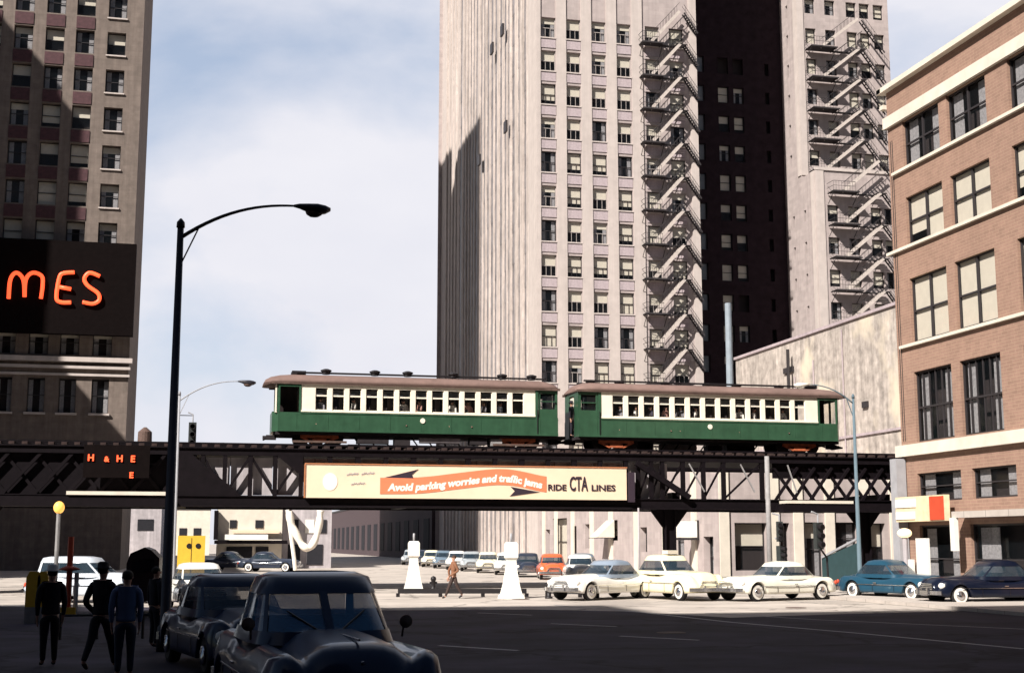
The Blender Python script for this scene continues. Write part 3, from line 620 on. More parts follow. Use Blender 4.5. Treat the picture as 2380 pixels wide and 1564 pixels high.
# ================================================================== buildings behind the photographer (they cast the foreground shade)
for i, (x0, x1, y0, y1, h) in enumerate(((-170, -58, -60, 5.5, 60), (-57.9, -40, -60, 0.5, 60), (-39.9, 12, -60, -5.5, 60), (12.1, 60, -60, -14, 50))):
    b = MB().box(x0, x1, y0, y1, 0, h).build('shade_building', M['sooty_brick']); b.name = 'brick_block'
    tag(b, 'dark brick block %s behind the photographer' % ('far to the left', 'just to the left', 'straight', 'to the right')[i], 'building')
b = MB().box(-42.5, -33.1, 74, 110, 0, 40.4).build('brick_block', M['sooty_brick']); tag(b, 'lower dark block outside the left edge, in front of the tall stepped one', 'building')
b = MB().box(-70, -47, 88, 110, 0, 79).box(-47, -42.6, 90, 110, 0, 73).build('brick_block', M['sooty_brick']); tag(b, 'tall stepped block outside the left edge, across from the grey tower', 'building')
# ================================================================== elevated railway
EL_ = empty('elevated_railway', (-14, 63.2, 0), 'black steel elevated railway structure crossing the street under the train', 'railway viaduct')
GY, GB = 63.0, 69.9                                   # near and far girder planes
zT, zB = 6.2, 4.32                                    # underside of top chord, top of bottom chord
D = M['dark_steel']
m = MB(); m.box(-14, 38, GY - .12, GY + .12, zT, 6.50); m.box(-14, 38, GY - .22, GY + .22, 6.50, 6.56); m.build('top_chord', D, EL_)
m = MB(); m.box(-14, 38, GY - .12, GY + .12, 3.92, zB); m.box(-14, 38, GY - .25, GY + .25, 3.84, 3.92); m.box(-14, 38, GY - .2, GY + .2, zB, zB + .05); m.build('bottom_chord', D, EL_)
m = MB(); m.box(-14, 38, GB - .12, GB + .12, 3.9, 4.35); m.box(-14, 38, GB - .12, GB + .12, 6.1, 6.5); m.build('far_girder', D, EL_)
gp = MB(); x = -.6
while x < 22.5: MB().box(x, x + 1.9, GY + .30, GY + .35, 4.4, 6.12).build('side_panel', M['grey_panel'], EL_); x += 1.94
posts = [at(p, 1262, Y=GY).x for p in (465, 517, 577, 635, 696)] ; x = posts[-1]
while x < 20.6: x += 1.32; posts.append(x)
posts += [at(p, 1262, Y=GY).x for p in (1485, 1542, 1590, 1638, 1685, 1775)]
for i, x in enumerate(sorted(posts)):
    w_ = .20 if i % 2 or x < 5 or x > 20 else .26
    MB().box(x - w_ / 2, x + w_ / 2, GY - .09, GY + .09, zB + .05, zT).build('post', D, EL_)
    if 5 < x < 20.5 and i % 3: MB().box(x - .62, x - .52, GY + 1.5, GY + 1.6, zB, zT).build('post', M['rust_steel'], EL_)
ps = sorted(posts)
def brace(x0, z0, x1, z1, w=.12, m=None, y=GY, nm='brace'): MB().bar((x0, y, z0), (x1, y, z1), w, w).build(nm, m or D, EL_)
for i in range(4):
    a, b = ps[i], ps[i + 1]
    if i % 2: brace(b, zT, a, zB + .05)
    else: brace(a, zT, b, zB + .05)
R = [x for x in ps if x > 21]
for i in range(len(R) - 1):
    a, b = R[i], R[i + 1]; brace(a, zB + .05, b, zT, .09)
brace(R[0] - .2, zT - .1, R[3] + .2, zB + .1, .26, D, GY - .35, 'diagonal_beam')
for a, b in ((1600, 1635), (1720, 1752), (1830, 1850)): brace(xa(a, GY), zT - .1, xa(b, GY), zB + .4, .06, M['light_steel'], GY - .3, 'light_rod')
brace(xa(1556, GY), zB + .5, xa(1600, GY), zT - .2, .06, D, GY + .6)
# gusset plates at the left, lattice at the right
m = MB().prism([(xa(400, GY), zT), (xa(440, GY), zT), (xa(560, GY), zB), (xa(400, GY), zB)], (0, GY - .16, 0), (1, 0, 0), (0, 0, 1), (0, 1, 0), .05); m.build('gusset_plate', D, EL_)
m = MB().prism([(xa(640, GY), zT), (xa(700, GY), zT), (xa(700, GY), zB + .9)], (0, GY - .16, 0), (1, 0, 0), (0, 0, 1), (0, 1, 0), .05); m.build('gusset_plate', D, EL_)
x = xa(1805, GY); k = 0
while x < 37.5:
    MB().bar((x, GY, zB), (x + 1.25, GY, zT - .2), .17, .12).bar((x + 1.25, GY + .15, zB), (x, GY + .15, zT - .2), .17, .12).build('lattice', D, EL_)
    x += .95
x = -14
while x < -1.4:
    MB().bar((x, GY, zB), (x + 1.6, GY, zT), .14).bar((x + 1.6, GY + .15, zB), (x, GY + .15, zT), .14).build('lattice', D, EL_); x += 1.35
MB().box(xa(1805, GY), 38, GY + .2, GY + .3, 5.45, zT + .1).build('web_plate', D, EL_); MB().box(-14, xa(392, GY), GY + .2, GY + .3, 4.3, zT + .1).build('web_plate', D, EL_)
# deck, ties, rails
MB().box(-14, 38, GY + .3, GB - .3, 6.30, 6.42).build('deck', D, EL_)
ti = MB().box(0, .24, -.45, 4.1, 0, .13).mesh('cross_tie', M['tie_wood']); x = -14
while x < 37.8: inst('cross_tie', ti, EL_, (x + 14, .2, 6.57)); x += .56
for yy in (64.48, 65.92): MB().box(-14, 38, yy - .035, yy + .035, 6.70, 6.82).build('rail', M['dark_steel'], EL_)
MB().box(-14, 38, 63.2, 63.4, 6.705, 6.80).build('guard_timber', M['dark_steel'], EL_)
# cross girders and columns
for x in (-.9, 9.9, 23.1, 34.6):
    MB().box(x - .2, x + .2, GY + .3, GB - .2, 3.93, 4.7).build('cross_girder', D, EL_)
for x, yy in ((xa(1556, 63.6), 63.6), (xa(2009, 63.6), 63.6), (-9.5, 63.6)):
    c = MB(); c.box(x - .28, x + .28, yy - .06, yy + .06, .0, 3.86); c.box(x - .28, x - .22, yy - .24, yy + .24, 0, 3.86); c.box(x + .22, x + .28, yy - .24, yy + .24, 0, 3.86)
    if yy < 66: c.prism([(-.28, 2.9), (-1.0, 3.84), (1.0, 3.84), (.28, 2.9)], (x, yy - .07, 0), (1, 0, 0), (0, 0, 1), (0, 1, 0), .14); c.box(x - .5, x + .5, yy - .4, yy + .4, 0, .16)
    c.build('column', D, EL_)
# station platform strips at both ends
MB().box(xa(150, 62), xa(388, 62), 61.6, 62.85, 4.3, 4.46).build('platform_edge', M['cream_stone'], EL_); MB().box(-14, xa(388, 62), 61.7, 62.8, 3.8, 4.24).build('platform_beam', D, EL_)
MB().box(xa(1830, 62), xa(1985, 62), 61.9, 62.8, 4.16, 4.3).build('platform_edge', M['cream_stone'], EL_); MB().box(xa(1822, 62), 38, 61.95, 62.8, 3.75, 4.12).build('platform_beam', D, EL_)

# ---- advertising banner
bn = empty('advertising_banner', (xa(706, 62.7), 62.7, 4.3), 'long cream advertising banner with a red ribbon hung on the elevated railway', 'banner')
BX0, BX1 = xa(706, 62.7), xa(1457, 62.7); BZ0, BZ1 = 4.28, 5.83; BWd = BX1 - BX0
MB().box(BX0, BX1, 62.62, 62.78, BZ0, BZ1).build('board', M['banner_cream'], bn)
MB().box(BX0 - .03, BX1 + .03, 62.58, 62.8, BZ1, BZ1 + .05).box(BX0 - .05, BX0 - .001, 62.58, 62.8, BZ0, BZ1).build('frame', M['banner_edge'], bn)
def rib(u): # centre line of the ribbon in banner units; u = crop pixel / 2380 of 820 px
    pts = [(530, 215), (620, 215), (740, 213), (860, 205), (1000, 185), (1150, 165), (1300, 145), (1400, 140), (1500, 150), (1600, 172), (1710, 197)]
    for (a, b), (c, d) in zip(pts, pts[1:]):
        if u <= c: t = (u - a) / (c - a); t2 = max(0, min(1, t)); return b + (d - b) * t2
    return pts[-1][1]
KX = BWd / 2285.; bx = lambda u: BX0 + (u - 20) * KX; bz = lambda v: BZ1 - (v - 68) * (BZ1 - BZ0) / 235.
rbm = MB(); us = [530 + 1180 * i / 48 for i in range(49)]
def smooth_rib(u): return sum(rib(u + d) for d in (-60, -30, 0, 30, 60)) / 5
for a, b in zip(us, us[1:]):
    rbm.add([(bx(u), y_, bz(smooth_rib(u) + s_)) for y_ in (62.60, 62.619) for u, s_ in ((a, 57), (b, 57), (b, -57), (a, -57))], [(0, 1, 2, 3), (4, 5, 6, 7), (0, 1, 5, 4), (3, 2, 6, 7)])
rbm.build('ribbon', M['banner_red'], bn)
def tip(poly, m_): MB().prism([(bx(u), bz(v)) for u, v in poly], (0, 62.598, 0), (1, 0, 0), (0, 0, 1), (0, 1, 0), .02).build('arrow_tip', m_, bn)
tip([(560, 157), (795, 95), (750, 135), (762, 160)], M['banner_black']); tip([(1450, 213), (1660, 250), (1445, 282), (1480, 245)], M['banner_black'])
def letters(s_, u0, v0, size, m_, bold=.0, shear=0, width=None, ribm=False, nm='lettering'):
    me = textmesh(s_, size, bold, shear, .006)
    xs = [v.co.x for v in me.vertices]; x0, x1 = min(xs), max(xs); k = (width * KX / (x1 - x0)) if width else 1
    def fn(x, y):
        x = (x - x0) * k
        if ribm:
            u = u0 + x / KX; return (u - 20) * KX, bz(smooth_rib(u) + 34) - BZ0 + y
        return (u0 - 20) * KX + x, bz(v0) - BZ0 + y
    text_to_plane(me, (BX0, 62.594, BZ0), (1, 0, 0), (0, 0, 1), fn); me.materials.append(m_)
    for v in me.vertices: v.co -= Vector(bn.location)
    return inst(nm, me, bn)
letters('Avoid parking worries and traffic jams', 580, 0, .46, M['banner_white'], .022, .15, 1100, True)
letters('RIDE', 1722, 236, .40, M['banner_black'], .01, 0, 134); letters('CTA', 1880, 236, .95, M['banner_black'], .02, 0, 135); letters('LINES', 2042, 236, .40, M['banner_black'], .01, 0, 178)
MB().prism([(bx(135 + 52 + 50 * cos(a)), bz(190 + 62 * sin(a))) for a in [2 * pi * k / 20 for k in range(20)]], (0, 62.6, 0), (1, 0, 0), (0, 0, 1), (0, 1, 0), .019).build('white_patch', M['banner_white'], bn)
for (u0, v0, wd_) in ((300, 138, 80), (400, 132, 90), (330, 205, 95)):
    P = [(bx(u0 + wd_ * k / 24), 62.61, bz(v0 + 8 * sin(k * 1.9) + 3 * sin(k * .7) - k * .3)) for k in range(25)]; MB().tube(P, .016, 5).build('scribble', M['grey_panel'], bn)
MB().box(BX1 + .08, BX1 + .38, 62.5, 62.8, BZ0 - .1, BZ1 - .2).build('end_post', M['banner_black'], bn)

# ---- HOME neon letters on the dark station wall
hs = empty('neon_sign', (-6, 62.2, 5.2), 'small red neon H and H sign on the dark station at left', 'sign')
MB().box(xa(185, 62.5), xa(340, 62.5), 62.4, 62.6, 5.1, 6.55).build('board', M['sign_black'], hs)
for s_, px, py, sz in (('H', 203, 1070, .40), ('&', 242, 1072, .32), ('H', 270, 1072, .40), ('E', 303, 1073, .40), ('E', 300, 1110, .36)):
    me = textmesh(s_, sz, .012, 0, .012); p = at(px, py, Y=62.35); text_to_plane(me, p, (1, 0, 0), (0, 0, 1)); me.materials.append(M['neon'])
    for v in me.vertices: v.co -= Vector(hs.location)
    inst('letter', me, hs)

# ================================================================== train
def train_car():
    Lc, Wc = 14.45, 2.6; y0, y1 = -Wc / 2, Wc / 2
    zS, zBt, zE, zR = .62, 1.53, 2.95, 3.48
    r = empty('train_car', (0, 0, 0), '', 'train car')
    # x = 0 cab end, x = Lc inner end
    f = lambda u: (u - 160) / 2125 * Lc
    cx0, cx1 = f(325), f(2105); wx = [f(430 + 124.6 * k) for k in range(13)]; ww = 90 / 2125 * Lc
    for s_ in (-1, 1):
        yy = y1 * s_; N_ = (0, s_, 0); U_ = (1, 0, 0)
        g = MB(); g.box(0, Lc, yy - .03, yy + .03, zS, zBt); g.box(0, Lc, yy + .031 * s_, yy + .06 * s_, zS, zS + .1)
        g.box(cx0, cx1, yy + .031 * s_, yy + .055 * s_, zBt - .05, zBt)
        x = .9
        while x < Lc: g.box(x, x + .03, yy + .031 * s_, yy + .042 * s_, zS + .1, zBt - .05); x += 1.57
        g.build('lower_side', M['train_green'], r)
        c = MB(); zw0, zw1 = 1.66, 2.72
        facade(c, (cx0, yy, 0), U_, N_, cx1 - cx0, zBt + .003, zE, [(x - cx0, x - cx0 + ww, zw0, zw1) for x in wx], .1)
        c.box(cx0, cx1, yy + .004 * s_, yy + .05 * s_, zw0 - .1, zw0 - .03)
        c.build('upper_side', M['train_cream'], r)
        for x in wx:
            w = MB(); zm = zw0 + .66
            a, b = sorted((yy - .055 * s_, yy - .09 * s_))
            w.box(x, x + ww, a - .01, b + .01, zm, zm + .07); w.box(x, x + .03, a, b, zw0, zw1); w.box(x + ww - .03, x + ww, a, b, zw0, zw1); w.box(x, x + ww, a, b, zw0, zw0 + .03)
            wo = w.build('window', M['train_cream'], r)
            MB().quad((x + .03, yy - .07 * s_, zm + .07), (x + ww - .03, yy - .07 * s_, zm + .07), (x + ww - .03, yy - .07 * s_, zw1), (x + .03, yy - .07 * s_, zw1)).build('pane', M['glass'], wo)
            MB().quad((x + .03, yy - .08 * s_, zw0 + .03), (x + ww - .03, yy - .08 * s_, zw0 + .03), (x + ww - .03, yy - .08 * s_, zm), (x + .03, yy - .08 * s_, zm)).build('pane', M['train_glass'], wo)
        # vestibules
        v = MB(); v.box(0, .08, yy - .04, yy + .035, zBt, zE); v.box(cx0 - .1, cx0 - .003, yy - .04, yy + .035, zBt, zE); v.box(.08, cx0 - .1, yy - .04, yy + .03, 2.75, zE)
        v.build('vestibule_frame', M['train_green'], r); MB().box(cx1 + .003, cx1 + .16, yy - .04, yy + .02, zS, zE).build('door_post', M['train_green'], r)
        d = MB(); dz0, dz1 = 1.95, 2.72; dx0, dx1 = cx1 + .18, Lc - .02
        facade(d, (dx0, yy - .02 * s_, 0), U_, N_, dx1 - dx0, zBt, zE, [(.10, dx1 - dx0 - .12, dz0, dz1)], .06)
        d.box(dx0 + .1, dx1 - .12, yy - .07, yy - .0, 2.3, 2.35)
        dd = d.build('door', M['train_green'], r)
        MB().box(dx0 + .1, dx1 - .12, yy - .10 * s_, yy - .09 * s_, dz0, dz1).build('pane', M['glass'], dd)
        MB().lathe([(.0, 0), (.13, .0), (.13, .03), (0, .035)], (f(1232), yy + (.03 if s_ > 0 else -.065), 1.24), 14, 'y').build('emblem', M['train_cream'], r)
        MB().tube([(cx1 + .1, yy + .07 * s_, zS + .1), (cx1 + .1, yy + .07 * s_, 1.9)], .02, 5).build('handrail', M['black_paint'], r)
    # ends
    e = MB(); e.box(-.28, .0, -.9, .9, zS, zBt + .05); e.prism([(-1.27, 0), (-.9, -.28), (-.9, 0)], (0, 0, zS), (0, 1, 0), (1, 0, 0), (0, 0, 1), zBt - zS).prism([(1.27, 0), (.9, -.28), (.9, 0)], (0, 0, zS), (0, 1, 0), (1, 0, 0), (0, 0, 1), zBt - zS)
    e.box(-.04, .04, -1.27, 1.27, 2.7, zE)
    for yy in (-1.2, -.42, .42, 1.2): e.box(-.08, 0, yy - .06, yy + .06, zBt, zE)
    e.build('cab_end', M['train_green'], r)
    MB().box(-.05, -.03, -1.14, 1.14, zBt + .06, 2.7).build('cab_window', M['glass'], r)
    MB().box(-.16, -.05, -1.26, -1.12, zBt - .02, zE - .1).build('corner_post', M['train_cream'], r)
    e = MB(); e.box(Lc - .05, Lc, -1.25, -.45, zS, zE); e.box(Lc - .05, Lc, .45, 1.25, zS, zE); e.box(Lc - .05, Lc, -.45, .45, 2.75, zE); e.build('inner_end', M['train_green'], r)
    MB().box(Lc - .1, Lc - .07, -.44, .44, zS, 2.75).build('end_door', M['train_cream'], r)
    MB().box(.1, cx0 - .1, -.03, .03, 1.0, 2.9).build('dark_backing', M['interior'], r)  # dark panel added so no bright sky shows through the cab opening
    # floor, interior, seats
    MB().box(.05, Lc - .05, y0 + .05, y1 - .05, zS + .02, 1.0).build('floor', M['train_under'], r)
    for k in range(12):
        x = wx[k] + ww + .02
        for yy in (-1.15, .25): MB().box(x, x + .45, yy, yy + .9, 1.0, 1.42).box(x + .4, x + .46, yy, yy + .9, 1.42, 1.85).build('seat', M['interior'], r)
    # roof
    rf = MB(); sec = []
    for k in range(11):
        a = pi * k / 10; sec.append((1.42 * cos(a), zE - .02 + (zR - zE) * sin(a) ** .8))
    st = [(-.72, .10, .72), (-.62, .45, .86), (-.35, .72, .94), (.1, .9, .985), (.8, 1, 1), (Lc - .8, 1, 1), (Lc - .5, .93, .99), (Lc - .1, .7, .95), (Lc + .08, .3, .88)]
    vs = []
    for x, kz, ky in st: vs += [(x, yv * ky, zE - .02 + (zv - zE + .02) * kz) for yv, zv in sec]
    fs = []
    for i in range(len(st) - 1):
        for k in range(10): fs.append((i * 11 + k, i * 11 + k + 1, (i + 1) * 11 + k + 1, (i + 1) * 11 + k))
    fs += [tuple(range(11)), tuple(reversed(range(len(vs) - 11, len(vs))))] + [(i * 11, (i + 1) * 11, (i + 1) * 11 + 10, i * 11 + 10) for i in range(len(st) - 1)]
    rf.add(vs, fs); ro = rf.build('roof', M['train_roof'], r, True)
    ea = MB();
    for s_ in (-1, 1): ea.box(-.35, Lc + .1, s_ * 1.36 - .05, s_ * 1.36 + .05, zE - .08, zE + .03)
    ea.build('eave', M['rust_steel'], r)
    b = MB(); b.box(.9, Lc - .5, -.75, -.55, zR + .0, zR + .07); b.box(.9, Lc - .5, .55, .75, zR, zR + .07); b.build('running_board', M['black_paint'], r)
    for k, x in enumerate((2.4, 4.9, 6.6, 9.0, 11.6, 13.2)):
        b = MB(); b.lathe([(.2, 0), (.2, .1), (.28, .14), (.28, .2), (.12, .26)], (x, -.65, zR - .02), 10); b.build('roof_vent', M['black_paint'], r)
    MB().box(.7, 1.4, -.5, .5, zR - .03, zR + .14).build('roof_box', M['black_paint'], r)
    # under floor
    u = MB(); u.box(-.1, Lc + .1, -1.2, 1.2, zS - .14, zS - .003); u.build('underframe', M['train_under'], r)
    for (a, b_, z0, z1, mm, nm) in ((4.0, 5.6, .12, .46, 'train_under', 'equipment_box'), (5.9, 6.7, .05, .44, 'train_under', 'equipment_box'), (9.8, 10.7, .15, .46, 'train_under', 'equipment_box'), (10.9, 11.5, .1, .44, 'light_steel', 'equipment_box')):
        MB().box(a, b_, -1.12, -.5, z0, z1).build(nm, M[mm], r)
    MB().tube([(7.2, -.95, .32), (9.3, -.95, .32)], .15, 10).build('air_tank', M['grey_panel'], r)
    tr = MB()
    for i in range(9): tr.bar((3.9 + i * .75, -.4, .46), (4.2 + i * .75, -.4, .08), .06)
    tr.bar((3.6, -.4, .08), (11.2, -.4, .08), .07); tr.build('truss_rod', M['train_under'], r)
    for x in (2.1, Lc - 2.1):
        t = MB()
        for s_ in (-1, 1):
            t.box(x - .95, x + .95, s_ * .98 - .06, s_ * .98 + .06, .34, .48); t.bar((x - .95, s_ * .98, .4), (x - .35, s_ * .98, .14), .1); t.bar((x + .95, s_ * .98, .4), (x + .35, s_ * .98, .14), .1); t.box(x - .35, x + .35, s_ * .98 - .07, s_ * .98 + .07, .12, .3)
        t.box(x - .2, x + .2, -.98, .98, .32, .46); tk = t.build('truck', M['truck_orange'], r)
        for dx in (-.85, .85):
            wh = MB()
            for s_ in (-1, 1): wh.lathe([(0, -.05), (.40, -.05), (.40, .05), (0, .05)], (x + dx, s_ * .74, .40), 14, 'y')
            wh.tube([(x + dx, -.7, .4), (x + dx, .7, .4)], .06, 6); wh.build('wheelset', M['train_under'], tk)
        MB().box(x - 1.35, x + 1.35, -1.28, -1.16, .1, .2).build('shoe_beam', M['rust_steel'], tk)
    for x, s_ in ((-.25, -1), (Lc + .1, 1)):
        MB().box(x - .25, x + .25, -.16, .16, .30, .52).box(x + s_ * .25, x + s_ * .42, -.12, .12, .34, .48).build('coupler', M['train_under'], r)
    MB().bar((-.6, -.6, .34), (0, -.6, .5), .06).bar((-.6, .6, .34), (0, .6, .5), .06).bar((-.6, -.6, .34), (-.6, .6, .34), .08).build('pilot', M['train_under'], r)
    return r
TRZ = 6.82; TRY = 65.2
c1 = train_car(); relabel(c1, 'left green and cream train car on the elevated track', 'train car', 'two train cars on the elevated railway')
c2 = copy_tree(c1); relabel(c2, 'right green and cream train car, nearer the brick building', 'train car', 'two train cars on the elevated railway')
XL = at(645, 1010, Y=63.9).x; XR = at(1948, 1040, Y=63.9).x
c1.location = (XL, TRY, TRZ); c2.location = (XR, TRY, TRZ); c2.rotation_euler = (0, 0, pi)
c1.scale = c2.scale = ((at(1297, 1020, Y=63.9).x - XL) / 14.45, 1, 1)
c2.scale.x = (XR - at(1345, 1020, Y=63.9).x) / 14.45
# ================================================================== street lamps, signals, posts
def lamp(name, label, base, h, r0, r1, arm, m_, lum, group=None, sag=1.0, head=1.0):
    "post with a long curved arm; arm = horizontal reach along +X (negative: towards -X), rises by sag"
    b = empty(name, base, label, 'street lamp', group); x, y, z = base; s_ = 1 if arm > 0 else -1; A = abs(arm)
    MB().tube([(x, y, z), (x, y, z + .5), (x, y, z + .55), (x, y, z + h)], [r0 * 1.5, r0 * 1.4, r0, r1], 12).lathe([(r1 * 1.3, 0), (r1 * 1.2, .12), (.02, .2)], (x, y, z + h - .02), 10).build('post', m_, b, True)
    P = [(x + s_ * A * t, y, z + h - .25 + sag * (1 - (1 - t) ** 2.2)) for t in [k / 14 for k in range(15)]]
    MB().tube(P, [r1 * .62 * (1 - .45 * k / 14) for k in range(15)], 8).build('arm', m_, b, True)
    MB().bar((x, y, z + h - .9), (x + s_ * A * .16, y, z + h + .02), .03).build('stay', m_, b)
    e = Vector(P[-1]); hd = MB()
    o = len(hd.v); k_ = .62 * head
    secs = [(-.05, .03, .03, 0), (.08, .07, .06, .0), (.28, .17, .10, -.03), (.5, .2, .13, -.05), (.68, .15, .10, -.05), (.8, .05, .04, -.04)]
    for dx, ry, rz, oz in secs:
        for q in range(10):
            a = 2 * pi * q / 10; hd.v.append((e.x + s_ * dx * k_ / .62, e.y + ry * k_ / .62 * cos(a), e.z + oz + rz * k_ / .62 * sin(a)))
    for i in range(len(secs) - 1):
        for q in range(10): hd.f.append((o + i * 10 + q, o + i * 10 + (q + 1) % 10, o + (i + 1) * 10 + (q + 1) % 10, o + (i + 1) * 10 + q))
    hd.f.append(tuple(o + q for q in range(10))); hd.f.append(tuple(o + 50 + q for q in range(10))); hd.build('lamp_head', lum, b, True)
    MB().ell((e.x + s_ * .42 * head, e.y, e.z - .13 * head), (.2 * head, .15 * head, .12 * head), 10, 6).build('lens', lum if lum is M['white_paint'] else M['rust_steel'], b, True)
    return b
p = at(385, 1485, Y=29)
lamp('street_lamp', 'tall dark lamp post with a long curved arm in the left foreground', (p.x - .02, 29, 0), 8.95, .115, .07, 2.45, M['lamp_green'], M['lamp_green'], 'curved arm street lamps', .85, .95)
x = xa(404, 58); lamp('street_lamp', 'slim grey lamp standing just behind the foreground lamp post', (x, 58, 0), 8.4, .10, .05, 2.45, M['grey_paint'], M['lamp_green'], 'curved arm street lamps', .9, .9)
x = xa(404, 92); lamp('street_lamp', 'farthest small lamp above the elevated railway at left', (x, 92, 0), 8.6, .1, .05, 2.6, M['grey_paint'], M['lamp_green'], 'curved arm street lamps', .5, .8)
x = xa(1996, 52.5); zt_ = at(1996, 925, Y=52.5).z; reach = xa(1996, 52.5) - at(1862, 896, Y=52.5).x
lamp('street_lamp', 'pale blue lamp post at right whose arm ends over the train roof', (x, 52.5, .13), zt_ - .13, .10, .055, -(reach - .35), M['pale_blue_paint'], M['white_paint'], 'curved arm street lamps', .78, .85)
def lightpost(x, y, h, label, m_, r=.09, z0=0):
    b = empty('signal_post', (x, y, z0), label, 'post'); MB().tube([(x, y, z0), (x, y, z0 + h)], [r, r * .85], 10).build('post', m_, b, True); MB().lathe([(r * 2, 0), (r * 1.8, .3), (r, .4)], (x, y, z0), 10).build('base', m_, b); return b
xx = xa(1788, 55.4); lightpost(xx, 55.4, at(1788, 1060, Y=55.4).z, 'pale grey post under the railway left of a hanging traffic signal', M['light_steel'], .12)
xx = xa(1485, 60); lightpost(xx, 60, at(1485, 1180, Y=60).z, 'thin grey post behind the two cream cars', M['grey_panel'], .05)
def signal(x, y, z, label, rz=0, s_=1.):
    b = empty('traffic_signal', (x, y, z), label, 'traffic signal', 'dark traffic signals', rz)
    MB().box(-.17 * s_, .17 * s_, -.12, .12, -.55 * s_, .55 * s_).build('housing', M['signal_housing'] if 'signal_housing' in M else M['signal_green'], b, world=False)
    for k, c in enumerate(((.35, .04, .03), (.35, .2, .03), (.03, .25, .12))):
        zz = (.36 - .36 * k) * s_
        MB().lathe([(.12 * s_, -.34), (.13 * s_, -.12), (.11 * s_, -.12), (.10 * s_, -.34)], (0, 0, zz), 12, 'y').build('visor', M['black_paint'], b, world=False)
        MB().lathe([(0, -.14), (.1 * s_, -.135), (.1 * s_, -.12)], (0, 0, zz), 12, 'y').build('lens', mat('lens_%d' % k, c, .3), b, world=False)
    MB().tube([(0, 0, .55 * s_), (0, 0, .9 * s_), (-.3, 0, 1.0 * s_)], .04, 6).build('bracket', M['grey_paint'], b, world=False)
    return b
p = at(1902, 1245, Y=52); signal(p.x, 52, p.z, 'dark traffic signal on a curved post right of the white coupe', .15, 1.0)
b = empty('signal_post', (p.x + .1, 52.3, 0), 'thin dark curved post holding the traffic signal right of the white coupe', 'post'); MB().tube([(p.x + .55, 52.3, 0), (p.x + .5, 52.3, 1.6), (p.x + .1, 52.25, 2.1), (p.x, 52.16, 2.5)], .045, 8).build('post', M['black_paint'], b)
p = at(1812, 1235, Y=55.2); signal(p.x, 55.2, p.z, 'dark traffic signal beside the pale grey post', -.3, .8)
p = at(1816, 1290, Y=55.2); signal(p.x, 55.3, p.z, 'small dark signal below the other on the pale grey post', .4, .75)
p = at(447, 1010, Y=86); signal(p.x, 86, p.z, 'tiny dark signal silhouetted above the railway at left', 0, 1.4)
MB().bar((xa(404, 92), 86, p.z + 1.2), (p.x, 86, p.z + 1.2), .05).build('wire', M['black_paint'], bpy.data.objects['traffic_signal.003'])
# flared white pylons
def pylon(px, Y, zt, label):
    x = xa(px, Y); b = empty('white_pylon', (x, Y, 0), label, 'pylon', 'white flared traffic pylons')
    def sq(mb, prof):
        o = len(mb.v)
        for h, z in prof: mb.v += [(x - h, Y - h, z), (x + h, Y - h, z), (x + h, Y + h, z), (x - h, Y + h, z)]
        for i in range(len(prof) - 1):
            for k in range(4): mb.f.append((o + i * 4 + k, o + i * 4 + (k + 1) % 4, o + i * 4 + 4 + (k + 1) % 4, o + i * 4 + 4 + k))
        mb.f.append((o, o + 1, o + 2, o + 3)); t = len(mb.v) - 4; mb.f.append((t, t + 1, t + 2, t + 3)); return mb
    sq(MB(), [(.46, 0), (.44, .10), (.38, .16), (.30, .5), (.21, 1.1), (.17, 1.55)]).build('base', M['white_paint'], b)
    sq(MB(), [(.19, 1.55), (.24, 1.62), (.24, zt - .4), (.18, zt - .3)]).build('cabinet', M['white_paint'], b)
    MB().tube([(x, Y, zt - .3), (x, Y, zt + .05)], .05, 8).build('finial', M['grey_paint'], b, True)
    return b
pylon(1188, 53.4, 2.55, 'larger white flared pylon standing at the end of the black rail'); pylon(962, 61.5, 2.6, 'smaller white flared pylon left of the walking man')
p = at(2050 / 1, 1300, Z=0)
for (px0, px1, lab) in ((925, 1224, 'long low black rail along the bright roadway'), (1272, 1388, 'short low black rail between the pylon and the white sedan')):
    a, b_ = at(px0, 1374, Z=.22), at(px1, 1374 + (0 if px0 < 1000 else 2), Z=.22); g = empty('low_rail', (a.x, a.y, 0), lab, 'barrier')
    MB().bar((a.x, a.y, .24), (b_.x, b_.y, .24), .12, .20).build('rail', M['black_paint'], g)
    for t in (0, .33, .66, 1): q = a.lerp(b_, t); MB().box(q.x - .07, q.x + .07, q.y - .07, q.y + .07, 0, .5 if t in (0, 1) and px0 > 1000 else .15).build('foot', M['black_paint'], g)
for px, Y, h in ((1008, 60, .75), (1275, 53, .6)):
    x = xa(px, Y); b = empty('hydrant', (x, Y, 0), 'short dark hydrant by the %s white pylon' % ('smaller' if px < 1100 else 'larger'), 'hydrant')
    MB().lathe([(.16, 0), (.16, .06), (.1, .08), (.1, h - .2), (.13, h - .18), (.12, h - .06), (.03, h)], (x, Y, 0), 10).build('barrel', M['black_paint'], b, True); MB().tube([(x - .17, Y, h * .6), (x + .17, Y, h * .6)], .05, 8).build('nozzle', M['black_paint'], b)
